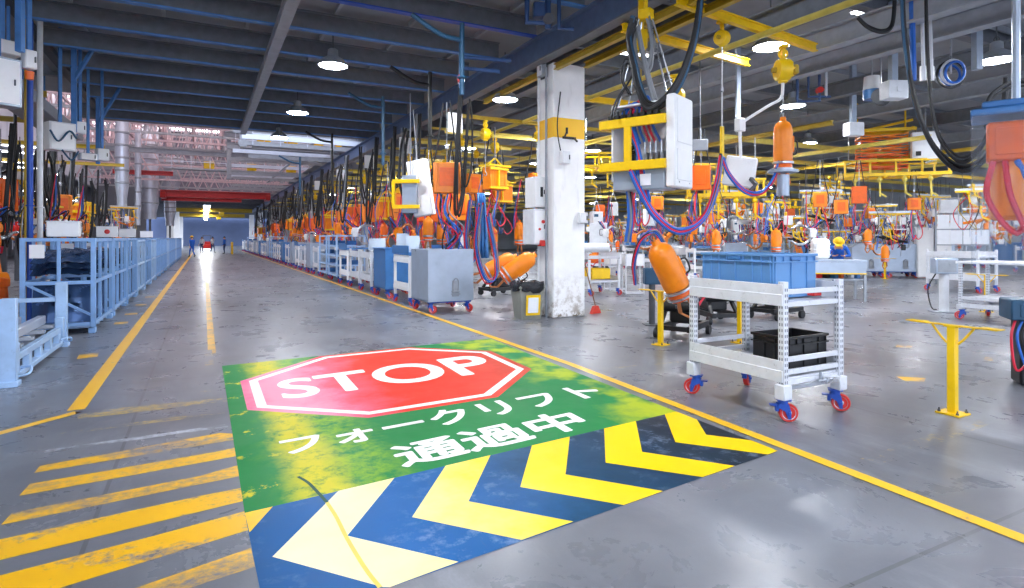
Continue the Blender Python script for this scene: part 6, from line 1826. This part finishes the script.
    if hat:
        m = MB(F); m.lathe([(.125, .05), (.12, .06), (.115, .1), (.095, .15), (.05, .178), (.0001, .186)], 20); m.lathe([(.118, .05), (.15, .046), (.15, .056), (.118, .062)], 20); m.box((0, .14, .052), (.16, .1, .012), .004); m.bar((0, -.1, .13), (0, .1, .14), .03, .03)
        m.build('safety_cap', hat, t)
    return t
STANDJ = dict(pelvis=(0, 0, .95), chest=(0, .01, 1.26), neck=(0, .0, 1.49), head=(0, .02, 1.62), shoulder_l=(-.19, 0, 1.42), shoulder_r=(.19, 0, 1.42), elbow_l=(-.24, -.02, 1.13), elbow_r=(.24, .02, 1.13), wrist_l=(-.24, .1, .9), wrist_r=(.24, .14, .92),
              hip_l=(-.09, 0, .9), hip_r=(.09, 0, .9), knee_l=(-.1, .03, .49), knee_r=(.1, .06, .49), ankle_l=(-.1, -.06, .09), ankle_r=(.1, .06, .09))
WALKJ = dict(STANDJ, knee_l=(-.09, .16, .5), ankle_l=(-.09, .2, .1), knee_r=(.09, -.02, .48), ankle_r=(.09, -.28, .14), wrist_l=(-.25, -.12, .92), elbow_l=(-.24, -.1, 1.14), wrist_r=(.24, .24, .96), elbow_r=(.24, .06, 1.14))
BENDJ = dict(pelvis=(0, -.08, .95), chest=(0, .17, 1.2), neck=(0, .35, 1.38), head=(0, .45, 1.47), face=(0, 1, -.7), shoulder_l=(-.19, .28, 1.32), shoulder_r=(.19, .28, 1.32), elbow_l=(-.27, .42, 1.1), elbow_r=(.27, .45, 1.08), wrist_l=(-.15, .62, 1.1), wrist_r=(.14, .64, 1.1),
             hip_l=(-.09, -.08, .9), hip_r=(.09, -.08, .9), knee_l=(-.1, .0, .49), knee_r=(.1, -.02, .49), ankle_l=(-.1, -.1, .09), ankle_r=(.1, -.14, .09))
p = fl(192, 257.5); make_person(WALKJ, 'person in blue workwear and yellow cap walking by the left racks far down the aisle', M_['overall'], M_['overall'], M_['helmet'], (p.x, p.y, 0), .6)
p = fl(202, 253.3); make_person(STANDJ, 'distant person in white top and dark trousers left of the aisle centre', M_['whitecloth'], M_['trouser'], None, (p.x, p.y, 0), 2.6)
p = fl(212.5, 253.2); make_person(WALKJ, 'distant person in white top walking just right of the aisle centre', M_['whitecloth'], M_['trouser'], None, (p.x, p.y, 0), -2.4)
p = fl(224.5, 254); make_person(STANDJ, 'distant person in blue workwear standing by the right end of the aisle', M_['overall'], M_['trouser'], None, (p.x, p.y, 0), 1.2)
p = at(838, 238, 17.0); make_person(BENDJ, 'person in blue workwear and yellow cap bending over the workbench', M_['overall'], M_['trouser'], M_['helmet'], (p.x, p.y, 0), 2.2)
p = at(903, 238, 26.5); make_person(STANDJ, 'person in blue workwear and yellow cap standing behind the grey box carts', M_['overall'], M_['trouser'], M_['helmet'], (p.x, p.y, 0), 2.4)
# small red tow tractor at the far end of the aisle
p = fl(207, 250.6); t = thing('tow_tractor', 'small red tow tractor at the far end of the aisle', 'vehicle', (p.x, p.y, 0), 0)
MB().box((0, 0, .55), (1.0, 1.8, .5), .06).box((0, .5, .95), (.9, .6, .4), .06).build('chassis', M_['red'], t)
for sx in (-1, 1):
    for sy in (-1, 1): MB().cyl((sx*.42, sy*.6, .22), (sx*.56, sy*.6, .22), .22, n=16).build('wheel', M_['rubber'], t)
MB().bar((-.42, .1, .8), (-.42, .1, 1.9), .06).bar((.42, .1, .8), (.42, .1, 1.9), .06).box((0, .2, 1.92), (1.0, 1.0, .06), .02).build('roof_guard', M_['darkgrey'], t)
for i, (u, v, c, l) in enumerate(((232, 254, 'yellow', 'yellow machine guard at the far end of the right aisle line'), (190, 250, 'yellow', 'yellow machine guard at the far end of the left racks'))):
    p = fl(u, v); t = thing('machine_guard', l, 'guard', (p.x, p.y, 0)); m = MB()
    for k in range(4): m.box((0, -1.5+k, .6), (.1, .1, 1.2), .01)
    m.box((0, 0, 1.15), (.06, 3.2, .1), .01).box((0, 0, .6), (.06, 3.2, .1), .01); m.build('guard_rail', M_[c], t)
# ------------------------------------------------------------------ small hung fixtures filling the hall and the aisle stations
q = random.Random(77)
HUNG[:] = hung_spots()
n = 0
for i in range(400):
    x = q.uniform(8.5, 42); y = q.uniform(9, 62); z = q.uniform(2.3, 4.2)
    u, v, d = proj((x, y, z-1))
    if d < 15 or d > 46 or u < 580 or u > 1040: continue
    if d < 18 and u < 720 and u > 640: continue
    if q.random() < (d-15)/70: continue
    dist, side = where(d, u)
    if not clear((x, y, z-.8), .95): continue
    CLU[n % 6].place((x, y, z), q.uniform(-1.2, .4), '%s small hung fixture with hooks and hoses %s' % (dist, side), 'hung fixtures %s %s' % (dist, side)); n += 1
    if n >= 120: break
for i in range(34):
    y = 13.5+i*1.55; x = q.choice((6.3, 7.0, 8.2, 9.9))+q.uniform(-.2, .2)
    zz = q.uniform(2.6, 3.7)
    if not clear((x, y+.5, zz-.8), .8): continue
    CLU[i % 6].place((x, y+.5, zz), q.uniform(-.6, .6), 'small hung fixture with hooks and hoses among the aisle stations', 'hung fixtures among the aisle stations')
for i in range(26):
    CLU[i % 6].place((q.uniform(-9, -3.8), 8+i*1.6, q.uniform(2.6, 4.0)), q.uniform(.4, 1.6), 'small hung fixture with hooks and hoses behind the blue racks', 'hung fixtures behind the racks')
# ------------------------------------------------------------------ lamps
def make_lamp():
    t = thing('highbay_lamp', 'lamp', 'lamp')
    MB().lathe([(.06, .3), (.09, .28), (.1, .16), (.2, .1), (.27, 0), (.28, -.02), (.26, -.02), (.18, .08)], 24).build('shade', M_['grey'], t)
    MB().lathe([(.0001, -.035), (.16, -.03), (.245, -.012), (.25, .0)], 24).build('lens', M_['lamp'], t)
    m = MB().cyl((0, 0, .3), (0, 0, 1.0), .012, n=6); m.ring((0, 0, .34), .04, .008, (1, 0, 0), 10, 5)
    m.build('hanger', M_['darkgrey'], t)
    return t
LAMP = Kit(make_lamp())
for i, y in enumerate((-2, 3, 8, 13, 18.4, 23.2)):
    LAMP.place((2.45, y, 5.3), 0, ('bright high-bay lamp over the aisle, '+['out of view behind', 'out of view overhead', 'just above the view', 'nearest one in view', 'second one down the aisle', 'last one before the tall bay'][i]), 'high-bay lamps over the aisle', (1.15,)*3)
for y in range(74, 132, 5): LAMP.place((.3, y, 5.2), 0, 'tiny high-bay lamp in the bright string far down the aisle', 'far lamps', (1.5,)*3)
LAMP.place((6.45, 12.75, 4.95), 0, 'high-bay lamp under the twin girder just left of the column', None, (1.15,)*3)
lbl = {}
for xi, x in enumerate((9.3, 14.0, 20.0, 27.0, 35.0)):
    for yi in range(13 if xi == 1 else 9):
        y = (1.4+yi*4.6) if xi == 1 else 0.5+yi*7.0
        LAMP.place((x, y, 5.15), 0, 'high-bay lamp in the %s lamp row of the hall right of the column line' % ORD[xi], 'hall lamps, %s row' % ORD[xi], (1.2,)*3)
for x in (-8, -15):
    for yi in range(6): LAMP.place((x, 6+yi*8, 5.6), 0, 'high-bay lamp in the dim area behind the blue racks', 'lamps behind the racks')
# ------------------------------------------------------------------ even world light added as fill, view settings
w = bpy.data.worlds.new('world'); sc.world = w; w.use_nodes = True
bg = w.node_tree.nodes['Background']
bg.inputs[0].default_value = lin('#dfe9ff'); bg.inputs[1].default_value = 3.2
sc.view_settings.view_transform = 'Standard'
sc.view_settings.look = 'None'
sc.view_settings.gamma = 1.0
sc.view_settings.use_curve_mapping = False
sc.view_settings.exposure = 0.27
sc.cycles.use_denoising = True
sc.cycles.use_light_tree = True
sc.cycles.sample_clamp_indirect = 6
sc.cycles.max_bounces = 6
sc.cycles.diffuse_bounces = 3
